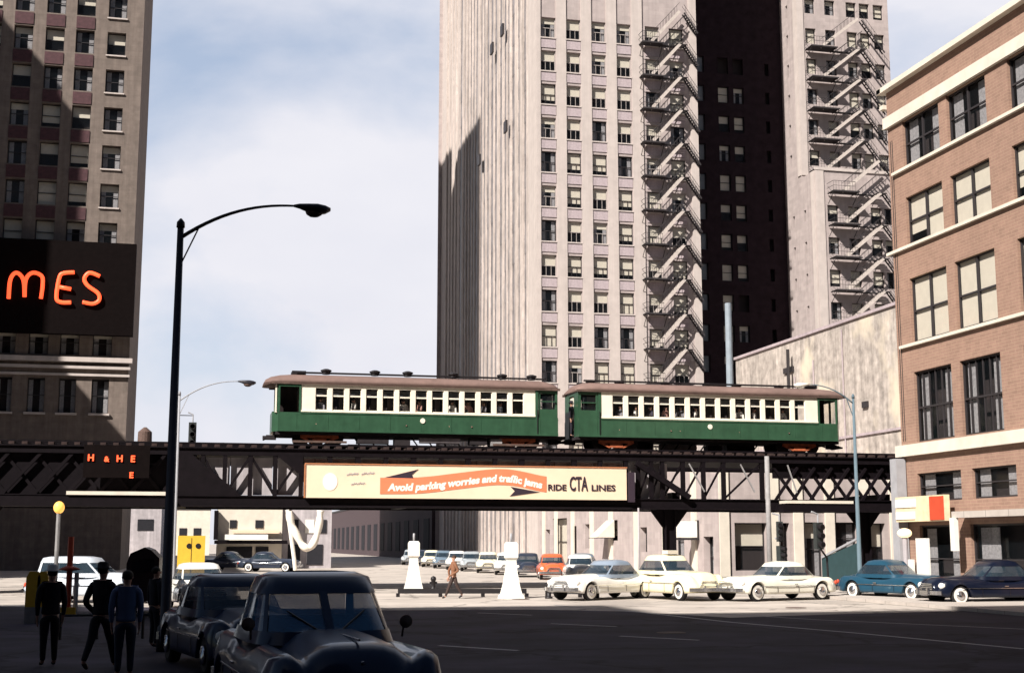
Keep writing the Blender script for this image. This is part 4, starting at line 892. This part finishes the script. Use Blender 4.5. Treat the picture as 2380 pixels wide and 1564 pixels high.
# white curved hose loop and its post
cv = empty('looped_banner', (xa(690, 62), 61.5, 0), 'white post with a drooping white loop of bunting under the railway', 'bunting')
Yc = 61.5; P = [at(a, b_, Y=Yc) for a, b_ in arcs([(672, 1188), (676, 1212), (688, 1240), (704, 1268), (720, 1272), (734, 1250), (742, 1215), (745, 1186)])]
MB().tube(P, [.13 + .05 * abs(sin(k * .4)) for k in range(len(P))], 8).build('bunting', M['banner_white'], cv, True)
MB().tube([at(668, 1184, Y=Yc + .1), at(684, 1300, Y=Yc + .1), (at(692, 1330, Y=Yc + .1).x, Yc + .1, 0)], .09, 8).build('post', M['white_paint'], cv)
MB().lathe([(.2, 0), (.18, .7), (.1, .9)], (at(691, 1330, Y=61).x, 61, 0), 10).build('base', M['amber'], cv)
# teal hoarding
h = empty('hoarding', (26.5, 57, 0), 'dark teal slatted hoarding behind the blue sedan', 'hoarding')
a, b_ = at(1912, 1330, Y=62), at(2000, 1330, Y=58)
for k in range(8):
    q0 = a.lerp(b_, k / 8); q1 = a.lerp(b_, (k + .95) / 8); MB().add([(q0.x, q0.y, .1), (q1.x, q1.y, .1), (q1.x, q1.y, 1.55 + .1 * k), (q0.x, q0.y, 1.45 + .1 * k), (q0.x, q0.y + .05, .1), (q1.x, q1.y + .05, .1), (q1.x, q1.y + .05, 1.55 + .1 * k), (q0.x, q0.y + .05, 1.45 + .1 * k)], [(0, 1, 2, 3), (7, 6, 5, 4), (3, 2, 6, 7), (0, 3, 7, 4), (1, 5, 6, 2)]).build('board', M['teal_hoarding'] if 0 else M['teal_paint'], h)
MB().bar((a.x, a.y, 1.5), (b_.x, b_.y, 2.45), .1).build('cap', M['grey_paint'], h)
# left cluster
x = xa(165, 44); b = empty('signal_post', (x, 44, 0), 'red and white post with a round red plate by the kerb at left', 'post')
MB().tube([(x, 44, 0), (x, 44, 2.4)], .09, 8).build('post', M['red_paint'], b); MB().tube([(x + .22, 44, 0), (x + .22, 44, 1.3)], .07, 8).build('white_post', M['white_paint'], b)
MB().lathe([(.10, 0), (.35, .05), (.10, .16)], (x, 44, 1.35), 14).build('plate', M['red_paint'], b, True); MB().box(x - .2, x + .25, 43.8, 44.2, 0, .25).build('base', M['yellow_paint'], b)
for k, (px, nm) in enumerate(((84, 'wider'), (106, 'narrower'))):
    x = xa(px, 40); b = empty('yellow_stand', (x, 40, 0), '%s yellow upright stand with rounded top at the far left' % nm, 'stand'); wd = .19 if k == 0 else .14
    MB().prism([(-wd, .45), (wd, .45), (wd, 1.25), (wd * .6, 1.42), (-wd * .6, 1.42), (-wd, 1.25)], (x, 39.8, 0), (1, 0, 0), (0, 0, 1), (0, 1, 0), .25).build('panel', M['yellow_paint'], b); MB().box(x - wd, x + wd, 39.78, 40.07, 0, .448).build('foot', M['light_steel'], b)
x = xa(133, 50); b = empty('globe_lamp', (x, 50, 0), 'amber globe lamp on a pale post at far left under the station', 'lamp'); MB().ell((x, 50, 3.45), (.19, .19, .22), 12, 8).build('globe', M['amber'], b, True); MB().tube([(x, 50, 0), (x, 50, 3.25)], .075, 8).build('post', M['light_steel'], b)
# railing by the kerb at left
b = empty('kerb_railing', (-2, 38, 0), 'low dark pipe railing behind the men on the left pavement', 'railing'); y_ = 33
for hh in (.55,): MB().tube([(xa(150, y_), y_, hh), (xa(398, y_), y_, hh)], .028, 6).build('rail', M['black_paint'], b)
for px in (150, 235, 340, 395): MB().tube([(xa(px, y_), y_, 0), (xa(px, y_), y_, .62)], .035, 6).build('post', M['black_paint'], b)

# ================================================================== vehicles
def ring(z, x0, x1, hw, n=40, e=.42, hwf=None):
    o = []
    for k in range(n):
        a = 2 * pi * k / n; c, s_ = cos(a), sin(a)
        X = (x0 + x1) / 2 + (x1 - x0) / 2 * copysign(abs(c) ** e, c); Yv = hw * copysign(abs(s_) ** e, s_)
        o.append((X, Yv, z))
    return o
def make_car(col, L=5.0, W=1.86, H=1.56, style='sedan', top=None, name='parked_car', wall=True, detail=False):
    "a rounded late 1940s car, nose towards +X, wheels on z = 0"
    r = bpy.data.objects.new(name, None); COL.objects.link(r); pm = paint('paint_%d_%d_%d' % tuple(int(c * 999) for c in col), col); tm = paint('top_%d_%d_%d' % tuple(int(c * 999) for c in (top or col)), top or col)
    hL = L / 2; wr = .35; xw = (hL - .86, -hL + 1.02); fl = .80 * H / 1.56; hd = .99 * H / 1.56
    def S(x, a, b): t = max(0, min(1, (x - a) / (b - a))); return t * t * (3 - 2 * t)
    def topz(x, y):
        ay = abs(y) / (W / 2)
        end = (1 - max(0, (abs(x) - (hL - .5)) / .5) ** 2.4 * .42)
        hood = (hd - fl + .03) * (1 - .25 * S(x, .6, hL)) * (1 - .55 * S(-x, 1.2, hL)) ; zz = fl + (-.05) * (ay ** 6)
        hb = exp(-(ay / .60) ** 4); fb = exp(-((ay - .80) / .17) ** 2) * (.11 * (S(x, .1, .9) * (1 - S(x, hL - .3, hL)) + S(-x, .5, 1.1) * (1 - S(-x, hL - .5, hL))))
        dip = -.07 * exp(-((ay - .62) / .10) ** 2) * (S(x, .3, .9))
        return (zz + hood * hb + fb + dip) * end
    mb = MB(); ns = 60; ys = [-1, -.985, -.93, -.86, -.78, -.70, -.62, -.54, -.42, -.28, -.14, 0, .14, .28, .42, .54, .62, .70, .78, .86, .93, .985, 1]; rowsv = []
    for i in range(ns + 1):
        x = -hL + L * i / ns; e = max(0, (abs(x) - (hL - .75)) / .75); hw = W / 2 * (1 - .30 * e ** 2.6) * (1 - .02 * cos(x))
        zb = .27 + .10 * e ** 2
        for c in xw:
            d = abs(x - c)
            if d < wr + .06: zb = max(zb, wr + sqrt(max(0, (wr + .06) ** 2 - d * d)) - .02)
        row = []
        for yv in ys:
            ay = abs(yv); z = topz(x, yv * W / 2)
            if ay > .97: z = fl * .86 * (1 - .3 * e ** 2) if ay < .99 else fl * .70 * (1 - .2 * e ** 2)
            row.append((x, yv * hw, max(z, zb + .02)))
        bot = [(x, hw, max(zb + .015, (zb + fl * .6) / 2)), (x, hw * .99, zb), (x, hw * .7, zb + .01), (x, 0, zb + .01 if zb < .5 else zb), (x, -hw * .7, zb + .01), (x, -hw * .99, zb), (x, -hw, max(zb + .015, (zb + fl * .6) / 2))]
        rowsv.append(row + bot)
    n = len(rowsv[0]); vs = [p for rr_ in rowsv for p in rr_]
    fs = [(i * n + k, i * n + (k + 1) % n, (i + 1) * n + (k + 1) % n, (i + 1) * n + k) for i in range(ns) for k in range(n)] + [tuple(range(n)), tuple(reversed(range(ns * n, ns * n + n)))]
    body = mb.add(vs, fs).build('body', pm, r, True, world=False)
    # cabin
    zb = hd - .06; cf, cb = (.78, -1.55); 
    if style == 'wagon': cb = -2.15
    if style == 'taxi': cb = -1.7
    rise = H - zb; tp = .72 * W / 2
    specs = [(zb - .08, cb - .12, cf + .10, W / 2 * .90), (zb + .06, cb, cf, W / 2 * .86), (zb + .06 + rise * .56, cb + (.42 if style != 'wagon' else .12), cf - .50, W / 2 * .76), (H - .07, cb + (.62 if style != 'wagon' else .2), cf - .66, W / 2 * .69), (H - .015, cb + (.86 if style != 'wagon' else .4), cf - .92, W / 2 * .55), (H, cb + 1.2, cf - 1.25, W / 2 * .3)]
    n = 48; R_ = [ring(z, a, b, hw, n, .5 if i < 4 else .7) for i, (z, a, b, hw) in enumerate(specs)]
    shell, glassm, gset = MB(), MB(), []
    allv = [p for q in R_ for p in q]; shell.v = list(allv)
    def angle_kind(k):
        a = (k + .5) / n * 360; c = min(a, 360 - a)      # 0 = front, 180 = rear
        if c < 3 and detail: return 'pillar'
        if c < 42: return 'glass'
        if c < 52: return 'pillar'
        if c < 87: return 'glass'
        if c < 93: return 'pillar'
        if c < 127: return 'glass'
        if c < 139: return 'pillar'
        if c > 142: return 'glass'
        return 'pillar'
    for i in range(len(R_) - 1):
        for k in range(n):
            f = (i * n + k, i * n + (k + 1) % n, (i + 1) * n + (k + 1) % n, (i + 1) * n + k)
            if i == 1 and angle_kind(k) == 'glass': gset.append(f)
            else: shell.f.append(f)
    shell.f.append(tuple((len(R_) - 1) * n + k for k in range(n)))
    shell.build('cabin', tm, r, True, world=False)
    glassm.v = [(p[0] * .985 - .005, p[1] * .985, p[2]) for p in allv]; glassm.f = gset; glassm.build('window', M['windshield'] if detail else M['car_glass'], r, True, world=False)
    # seats / dark inside
    MB().box(cb + .5, cb + .7, -W * .36, W * .36, .5, zb + .16).box(-.25, -.07, -W * .36, W * .36, .5, zb + .18).build('seat', M['interior'], r, world=False)
    if detail: MB().tube([(.38 + .2 * cos(a) * .3, .38 + .19 * sin(a), zb + .05 + .19 * cos(a)) for a in [2 * pi * k / 20 for k in range(21)]], .014, 6).build('steering_wheel', M['black_paint'], r, world=False)
    for x in xw:
        for s_ in (-1, 1):
            t = MB().lathe([(.2, -.1), (wr - .02, -.1), (wr, -.05), (wr, .05), (wr - .02, .1), (.2, .1)], (x, s_ * (W / 2 - .16), wr), 22, 'y').build('wheel', M['tyre'], r, True, world=False)
            o = W / 2 - .055; MB().lathe([(.0, 0), (.27, 0), (.27, .012), (0, .012)], (x, s_ * o, wr), 20, 'y').build('whitewall' if wall else 'rim', M['whitewall'] if wall else M['black_paint'], t, world=False)
            MB().lathe([(0, 0), (.17, 0), (.15, .03 * s_), (0, .05 * s_)], (x, s_ * (o + .015), wr), 16, 'y').build('hubcap', M['chrome'], t, True, world=False)
    def bumper(x, s_):
        P = [(x + s_ * (.10 - .20 * (abs(t) ** 3)), t * W * .48, .44) for t in [k / 8 - 1 for k in range(17)]]; mb = MB()
        for a, b in zip(P, P[1:]): mb.bar(a, b, .07, .14)
        for yy in (-.35, .35): mb.box(x + s_ * .08, x + s_ * .17, yy - .04, yy + .04, .36, .60)
        mb.build('bumper', M['chrome'], r, world=False)
    bumper(hL, 1); bumper(-hL, -1)
    g = MB()
    for k in range(5): zz = .48 + k * .062; g.box(hL - .06, hL + .02 - .012 * k, -.50 + .04 * k, .50 - .04 * k, zz, zz + .03)
    g.build('grille', M['chrome'], r, world=False)
    for s_ in (-1, 1):
        MB().lathe([(.0, .05), (.07, .035), (.105, .0), (.12, -.12), (.05, -.25)], (hL - .16, s_ * W * .385, .68), 14, 'x').build('headlight', M['whitewall'], r, True, world=False)
        MB().ell((-hL + .12, s_ * W * .40, .66), (.06, .06, .09), 8, 6).build('tail_light', M['red_paint'], r, True, world=False)
        MB().box(-1.25, hL - .9, s_ * (W / 2 + .002), s_ * (W / 2 + .018), fl * .72, fl * .72 + .02).build('chrome_strip', M['chrome'], r, world=False)
        for xx in (-.25,): MB().box(xx, xx + .16, s_ * (W / 2 + .002), s_ * (W / 2 + .035), fl * .80, fl * .80 + .03).build('door_handle', M['chrome'], r, world=False)
        for xx in (.78, -.32, -1.15): MB().box(xx - .006, xx + .006, s_ * (W / 2 - .006), s_ * (W / 2 + .003), .33, fl * .70).build('door_gap', M['black_paint'], r, world=False)
    if detail:
        MB().bar((cf + .02, 0, zb + .02), (cf - .50, 0, zb + .06 + rise * .58), .09, .05).build('windshield_post', pm, r, world=False)
        MB().tube([(hL - .25, 0, .80), (hL - .15, 0, .93), (hL - .42, 0, .98)], [.03, .022, .01], 8).build('hood_ornament', M['chrome'], r, world=False)
        for s_ in (-1, 1):
            MB().tube([(.62, s_ * W * .46, zb - .02), (.66, s_ * (W * .5 - .07), zb + .10)], .014, 6).lathe([(0, -.03), (.075, -.02), (.075, .01), (0, .02)], (.66, s_ * (W * .5 - .04), zb + .15), 14, 'x').build('mirror', M['rust_steel'], r, True, world=False)
        for s_ in (-1, 1): MB().bar((cf + .0, s_ * .1, zb + .05), (cf - .28, s_ * .45, zb + .28), .016).build('wiper', M['black_paint'], r, world=False)
        MB().box(.2, hL - .35, -.012, .012, hd - .01, hd + .012).build('hood_strip', M['chrome'], r, world=False)
    return r
def place_car(c, px, Y, dev, label, group=None, X=None, s_=1., z=0., cat='car', abs_=None):
    "dev: turn away from facing the camera in degrees, positive = nose to picture right"
    x = X if X is not None else xa(px, Y); c.location = (x, Y, z)
    c.rotation_euler = (0, 0, radians(abs_) if abs_ is not None else atan2(-Y, -x) + radians(dev)); c.scale = (s_,) * 3
    return tag(c, label, cat, group)
cream = (.80, .72, .52); white = (.82, .80, .74)
P1 = make_car(white, 5.1, 1.88, 1.55, top=(.22, .27, .34)); place_car(P1, 1402, 52.2, -42, 'white two-tone sedan with a blue grey roof, left of the cream taxi', 'cars at the crossing')
P1b = make_car((.84, .75, .50), 5.1, 1.88, 1.76, 'taxi'); place_car(P1b, 1562, 51.6, 34, 'tall cream taxi between the white sedan and the lone stone pilaster', 'cars at the crossing')
MB().box(-.35, .05, -.25, .25, 1.77, 1.92).build('roof_light', M['cream_stone'], P1b, world=False)
P2 = make_car((.80, .77, .66), 5.25, 1.92, 1.50, 'sedan'); place_car(P2, 1800, 49.8, -47, 'cream white coupe in front of the pale grey post', 'cars at the crossing')
P3 = make_car((.018, .062, .095), 4.9, 1.86, 1.56); place_car(P3, 2075, 49.2, 48, 'teal blue sedan with whitewall tyres parked before the brick building', 'cars at the crossing')
P4 = make_car((.006, .008, .018), 5.0, 1.86, 1.6); place_car(P4, 2290, 44.6, -58, 'black sedan with a whitewall tyre at the right edge', 'cars at the crossing')
fg = make_car((.008, .018, .050), 5.2, 1.90, 1.80, 'sedan', None, 'parked_car', False, True); place_car(fg, 742, 16.6, 11, 'big dark blue sedan facing the camera in the foreground', None, s_=1.02, z=.03)
f2c = make_car((.008, .016, .045), 4.9, 1.86, 1.66, wall=False); place_car(f2c, 548, 25.2, 14, 'dark blue car half hidden behind the big foreground sedan', None)
wc = make_car(white, 4.9, 1.86, 1.55); place_car(wc, 468, 47.5, 10, 'white car behind the dark blue cars, right of the lamp post', None)
sw = make_car((.55, .60, .66), 5.0, 1.86, 1.72, 'wagon'); place_car(sw, 222, 53.5, 62, 'pale blue station wagon by the left kerb', None, cat='station wagon')
pal = {'white': white, 'red': (.62, .12, .04), 'dk': (.03, .035, .05), 'cream': cream, 'grey': (.3, .33, .35), 'blue': (.12, .17, .22)}
row = [('white', 'white car parked just left of the white two-tone sedan'), ('red', 'orange red car parked right of the larger pylon'), ('dk', 'dark car parked just left of the larger pylon'), ('white', 'second white car in the parked row behind the walking man'), ('cream', 'cream car in the parked row left of the walking man'), ('grey', 'grey car in the middle of the far parked row'), ('white', 'third white car in the far parked row, past the grey one'), ('blue', 'blue grey car in the far parked row'), ('cream', 'second cream car in the far parked row, past the blue grey one'), ('dk', 'small dark car second from the far end of the row'), ('grey', 'farthest grey car at the end of the parked row')]
protos = {}; Yr = 75.5
for kd, lab in row:
    if kd in protos: c = copy_tree(protos[kd])
    else: c = make_car(pal[kd], 4.9, 1.84, 1.56); protos[kd] = c
    place_car(c, 0, Yr, 0, lab, 'cars parked along the far kerb', X=21.6, abs_=-90 - 12); Yr += 6.4
for px, Y, lab in ((545, 112, 'dark car at left before the low white building'), (628, 108, 'dark car before the low white building, beside the bunting post')):
    c = copy_tree(protos['dk']); place_car(c, px, Y, 70, lab, 'dark cars far down the street')
for px, Y, lab in ((1330, 84, 'teal car half hidden behind the white two-tone sedan'),): c = copy_tree(protos['blue']); place_car(c, px, Y, 0, lab, 'cars parked along the far kerb', X=24.3, abs_=-90)
# yellow van
yv = empty('delivery_van', (xa(450, 78), 78, 0), 'yellow delivery van seen from behind with two small rear windows', 'van'); x0, x1 = xa(424, 78) , xa(477, 78)
x0 -= .25; MB().box(x0, x1, 78, 82, .45, 2.62).build('body', M['yellow_paint'], yv); MB().box(x0 + .1, x1 - .1, 82, 83.2, .45, 1.9).build('cab', M['yellow_paint'], yv)
for k in (0, 1): MB().lathe([(0, -.03), (.13, -.03), (.15, 0)], (x0 + .62 + .5 * k, 77.99, 2.05), 12, 'y').build('window', M['black_paint'], yv)
MB().box((x0 + x1) / 2 - .015, (x0 + x1) / 2 + .015, 77.985, 77.998, .5, 2.5).build('door_gap', M['black_paint'], yv)
for xx in (x0 + .1, x1 - .3): 
    for yy in (79, 82.4): MB().lathe([(0, -.1), (.36, -.1), (.36, .1), (0, .1)], (xx + .1, yy, .36), 14, 'x').build('wheel', M['tyre'], yv)
MB().box(x0, x1, 77.9, 77.97, .4, .55).build('bumper', M['grey_paint'], yv)
# dark panel truck at left
dt_ = empty('panel_truck', (xa(328, 42), 42, 0), 'dark brown truck behind the man in the blue shirt', 'truck'); X0, X1 = xa(296, 42), xa(372, 42)
bo = mat('truck_brown', (.025, .012, .012), .5); MB().prism([(0, .5), (X1 - X0, .5), (X1 - X0, 1.75), (X1 - X0 - .25, 2.0), (.5, 2.08), (.1, 1.9), (0, 1.6)], (X0, 42, 0), (1, 0, 0), (0, 0, 1), (0, 1, 0), 4.2).build('body', bo, dt_)
MB().box(X0 + .15, X1 - .15, 41.97, 41.998, 1.35, 1.75).build('window', M['glass'], dt_)
for xx in (X0 + .12, X1 - .12):
    for yy in (42.9, 45.4): MB().lathe([(0, -.1), (.36, -.1), (.36, .1), (0, .1)], (xx, yy, .36), 14, 'x').build('wheel', M['tyre'], dt_)

# ================================================================== people
def skin_obj(name, joints, edges, rad, m_, parent=None, sub=1, root='pelvis', scale=1.0):
    names = list(joints); me = bpy.data.meshes.new(name); me.from_pydata([joints[n_] for n_ in names], [(names.index(a), names.index(b)) for a, b in edges], [])
    ob = bpy.data.objects.new(name, me); COL.objects.link(ob); md = ob.modifiers.new('skin', 'SKIN'); md.use_smooth_shade = True
    for i, n_ in enumerate(names):
        v = me.skin_vertices[0].data[i]; rr_ = rad[n_]; v.radius = (rr_, rr_) if not hasattr(rr_, '__len__') else rr_; v.use_root = (n_ == root)
    if sub: s2 = ob.modifiers.new('sub', 'SUBSURF'); s2.levels = sub; s2.render_levels = sub
    dg = bpy.context.evaluated_depsgraph_get(); dg.update(); nm = bpy.data.meshes.new_from_object(ob.evaluated_get(dg))
    ob.modifiers.clear(); ob.data = nm; nm.materials.clear(); nm.materials.append(m_)
    for p_ in nm.polygons: p_.use_smooth = True
    if parent: ob.parent = parent
    return ob
def person(label, loc, rz, pose='stand', shirt=(.1, .1, .15), trousers=(.03, .03, .04), hair=(.02, .015, .01), hat=None, h=1.75, long_coat=False, group=None):
    r = empty('person', loc, label, 'person', group, rz); k = h / 1.75
    # facing -Y at rz = 0
    st = {'stand': dict(lf=0, rf=0, la=(.02, .02), ra=(.02, .02)), 'walk': dict(lf=.32, rf=-.34, la=(-.16, -.10), ra=(.14, -.24)), 'sit': dict(lf=0, rf=0, la=(-.05, -.3), ra=(-.05, -.3))}[pose]
    J = dict(hem=(0, 0, .90), waist=(0, 0, 1.03), pelvis=(0, 0, .95), spine=(0, 0, 1.12), chest=(0, -.01, 1.34), neck=(0, 0, 1.49), jaw=(0, -.025, 1.565), head=(0, -.01, 1.64), crown=(0, .0, 1.71))
    J['collar'] = (0, 0, 1.45)
    E = [('hem', 'pelvis'), ('pelvis', 'waist'), ('waist', 'spine'), ('spine', 'chest'), ('chest', 'collar'), ('collar', 'neck'), ('neck', 'jaw'), ('jaw', 'head'), ('head', 'crown')]
    Rd = dict(hem=(.14, .10), collar=(.10, .075), waist=(.14, .095), pelvis=(.15, .10), spine=(.14, .095), chest=(.165, .105), neck=.05, jaw=.068, head=(.082, .092), crown=(.06, .065))
    for s_, n_, fy, ay in ((-1, 'l', st['lf'], st['la']), (1, 'r', st['rf'], st['ra'])):
        J[n_ + 'sh'] = (s_ * .19, 0, 1.41); J[n_ + 'el'] = (s_ * .235, ay[0], 1.13); J[n_ + 'wr'] = (s_ * .225, ay[1] - .03, .89); J[n_ + 'pa'] = (s_ * .222, ay[1] - .05, .81)
        J[n_ + 'hi'] = (s_ * .09, 0, .88)
        if pose == 'sit': J[n_ + 'kn'] = (s_ * .11, -.42, .90); J[n_ + 'an'] = (s_ * .11, -.42, .47); J[n_ + 'to'] = (s_ * .11, -.58, .43)
        else:
            J[n_ + 'kn'] = (s_ * .095, -fy * .45 - .03, .49 + (.02 if fy < 0 else 0)); J[n_ + 'an'] = (s_ * .1, -fy, .09 + (.07 if fy < -.1 else 0)); J[n_ + 'to'] = (s_ * .11, -fy - .15, .04 + (.0 if fy >= 0 else -.0))
        E += [('collar', n_ + 'sh'), (n_ + 'sh', n_ + 'el'), (n_ + 'el', n_ + 'wr'), (n_ + 'wr', n_ + 'pa'), ('pelvis', n_ + 'hi'), (n_ + 'hi', n_ + 'kn'), (n_ + 'kn', n_ + 'an'), (n_ + 'an', n_ + 'to')]
        Rd.update({n_ + 'sh': .062, n_ + 'el': .043, n_ + 'wr': .027, n_ + 'pa': (.036, .018), n_ + 'hi': .092, n_ + 'kn': .058, n_ + 'an': .04, n_ + 'to': .035})
        px_, py_, pz_ = J[n_ + 'pa']
        for q, (dy, ln) in enumerate(((-.030, .070), (-.011, .080), (.009, .075), (.028, .058))):
            J[n_ + 'f%da' % q] = (px_, py_ + dy, pz_ - .035); J[n_ + 'f%db' % q] = (px_ - s_ * .008, py_ + dy, pz_ - .035 - ln * .55); J[n_ + 'f%dc' % q] = (px_ - s_ * .022, py_ + dy, pz_ - .035 - ln)
            E += [(n_ + 'pa', n_ + 'f%da' % q), (n_ + 'f%da' % q, n_ + 'f%db' % q), (n_ + 'f%db' % q, n_ + 'f%dc' % q)]
            for t in 'abc': Rd[n_ + 'f%d%s' % (q, t)] = .009
        J[n_ + 'ta'] = (px_, py_ - .045, pz_ + .01); J[n_ + 'tb'] = (px_ - s_ * .015, py_ - .062, pz_ - .035); E += [(n_ + 'pa', n_ + 'ta'), (n_ + 'ta', n_ + 'tb')]; Rd[n_ + 'ta'] = .011; Rd[n_ + 'tb'] = .009
    J = {a: tuple(c * k for c in b) for a, b in J.items()}; Rd = {a: (tuple(c * k for c in b) if hasattr(b, '__len__') else b * k) for a, b in Rd.items()}
    body = skin_obj('body', J, E, Rd, M['skin'], r, 1)
    # nose, ears and eyes belong to the head
    hx, hy, hz = J['head']
    MB().ell((0, hy - .098 * k, hz - .012 * k), (.013 * k, .02 * k, .024 * k), 8, 6).build('nose', M['skin'], r, True, world=False)
    for s_ in (-1, 1):
        MB().ell((s_ * .032 * k, hy - .083 * k, hz + .015 * k), (.012 * k, .008 * k, .008 * k), 8, 5).build('eye', M['black_paint'], r, True, world=False)
        MB().ell((s_ * .082 * k, hy + .01 * k, hz - .005 * k), (.012 * k, .02 * k, .03 * k), 8, 6).build('ear', M['skin'], r, True, world=False)
    MB().ell((0, hy - .088 * k, hz - .052 * k), (.022 * k, .006 * k, .005 * k), 8, 5).build('mouth', M['maroon_panel'], r, True, world=False)
    def sub_(nm, keep, grow, m_, drop=()):
        jj = {a: J[a] for a in keep}; ee = [(a, b) for a, b in E if a in jj and b in jj]; rr_ = {a: (tuple(c * grow + .006 for c in Rd[a]) if hasattr(Rd[a], '__len__') else Rd[a] * grow + .006) for a in keep}
        return skin_obj(nm, jj, ee, rr_, m_, r, 1, keep[0])
    sm = mat('cloth_%d_%d_%d' % tuple(int(c * 999) for c in shirt), shirt, .85, var=.1); tm = mat('cloth_%d_%d_%d' % tuple(int(c * 999) for c in trousers), trousers, .85, var=.1)
    sub_('shirt', ['chest', 'collar', 'spine', 'waist', 'pelvis', 'hem', 'lsh', 'lel', 'lwr', 'rsh', 'rel', 'rwr'], 1.17, sm)
    sub_('trousers', ['pelvis', 'waist', 'hem', 'lhi', 'lkn', 'lan', 'rhi', 'rkn', 'ran'], 1.16, tm)
    for n_ in 'lr':
        a = J[n_ + 'an']; t = J[n_ + 'to']; skin_obj('shoe', {'a': a, 'b': t}, [('a', 'b')], {'a': .046, 'b': .042}, M['black_paint'], r, 1, 'a')
    hm = mat('hair_%d' % int(hair[0] * 999), hair, .8)
    MB().ell((0, hy + .022 * k, hz + .035 * k), (.092 * k, .094 * k, .085 * k), 14, 10).build('hair', hm, r, True, world=False)
    if hat is not None:
        MB().lathe([(.15 * k, 0), (.15 * k, .012), (.10 * k, .016), (.095 * k, .10 * k), (.06 * k, .12 * k)], (0, hy + .01, hz + .05 * k), 16).build('hat', mat('hat_%d' % int(hat[0] * 999), hat, .8), r, True, world=False)
    return r
def face_cam(x, y, dev=0): return atan2(-y, -x) + pi / 2 + radians(dev)          # rz so that -Y axis points at the camera
x = xa(1055, 53.6); person('man in brown jacket striding across the bright roadway', (x, 53.6, 0), radians(-98 + 180 - 170), 'walk', (.22, .10, .055), (.05, .032, .028), (.05, .025, .015), h=1.72)
x = xa(300, 23.5); person('man in a blue shirt seen from behind on the dark left pavement', (x, 23.5, 0), face_cam(x, 23.5, 180), 'stand', (.10, .14, .26), (.03, .035, .06))
x = xa(243, 25); person('tall man in a dark suit standing left of the man in blue', (x, 25, 0), face_cam(x, 25, 150), 'walk', (.012, .01, .014), (.012, .01, .014), hat=(.02, .015, .015), h=1.82)
x = xa(126, 26); person('dark dressed person with a white cap at the far left', (x, 26, 0), face_cam(x, 26, 190), 'stand', (.012, .009, .012), (.012, .009, .012), hat=(.7, .66, .6), h=1.76)
x = xa(366, 30); person('dark figure standing beside the foreground lamp post', (x, 30, 0), face_cam(x, 30, 120), 'stand', (.015, .012, .02), (.015, .012, .02), h=1.7)
xc = at(1326, 980, Y=64.9).x; person('conductor in a dark uniform and cap standing between the two cars', (xc, 64.75, TRZ + .66), radians(60), 'stand', (.014, .012, .02), (.014, .012, .02), hat=(.015, .012, .02), h=1.78)
MB().box(xc - .45, xc + .35, 64.4, 65.4, TRZ + .5, TRZ + .655).build('step_plate', M['train_under'], c1)
for car, sd in ((c1, 1), (c2, -1)):  # dark panels added over the far windows to block the bright sky
    for k in range(13):
        x = (430 + 124.6 * k - 160) / 2125 * 14.45
        MB().box(x + .02, x + 90 / 2125 * 14.45 - .02, sd * 1.17 - .01, sd * 1.17 + .01, 1.70, 2.70).build('window_blocker', M['dark_blocker'], car, world=False)
# passengers: one pose, several coats
proto = person('p', (0, 0, 0), 0, 'sit', (.72, .68, .62), (.05, .05, .06), (.05, .03, .02))
ords = ['first', 'second', 'third', 'fourth', 'fifth', 'sixth', 'seventh', 'eighth', 'ninth', 'tenth', 'eleventh', 'twelfth', 'thirteenth']
coats = {'white': (.72, .68, .62), 'pale blue': (.45, .5, .58), 'pink': (.62, .34, .28), 'grey': (.25, .24, .26), 'dark': (.04, .035, .05)}
used = False
for car, nm, lst in ((c1, 'left', [(0, 'grey'), (2, 'white'), (5, 'white'), (6, 'pink'), (8, 'white'), (9, 'pink'), (10, 'grey'), (11, 'pale blue')]), (c2, 'right', [(1, 'white'), (3, 'white'), (4, 'white'), (7, 'white'), (9, 'pink'), (10, 'dark'), (11, 'white'), (12, 'grey'), (8, 'grey')])):
    for wi, cc in lst:
        c = proto if not used else copy_tree(proto); used = True
        f = lambda u: (u - 160) / 2125 * 14.45
        xl = (f(430 + 124.6 * wi) + .30) * c1.scale.x
        if car is c1: xw_ = XL + xl; idx = wi
        else: xw_ = XR - xl; idx = 12 - wi
        c.location = (xw_, TRY - .80, TRZ + .55); c.rotation_euler = (0, 0, radians([-35, 20, -80, 60][wi % 4]))
        tag(c, '%s coated passenger behind the %s window of the %s train car' % (cc, ords[idx], nm), 'person', 'train passengers')
        for ch in c.children:
            if ch.name.startswith('shirt'): ch.data = ch.data.copy(); ch.data.materials[0] = mat('coat_' + cc.replace(' ', '_'), coats[cc], .85)
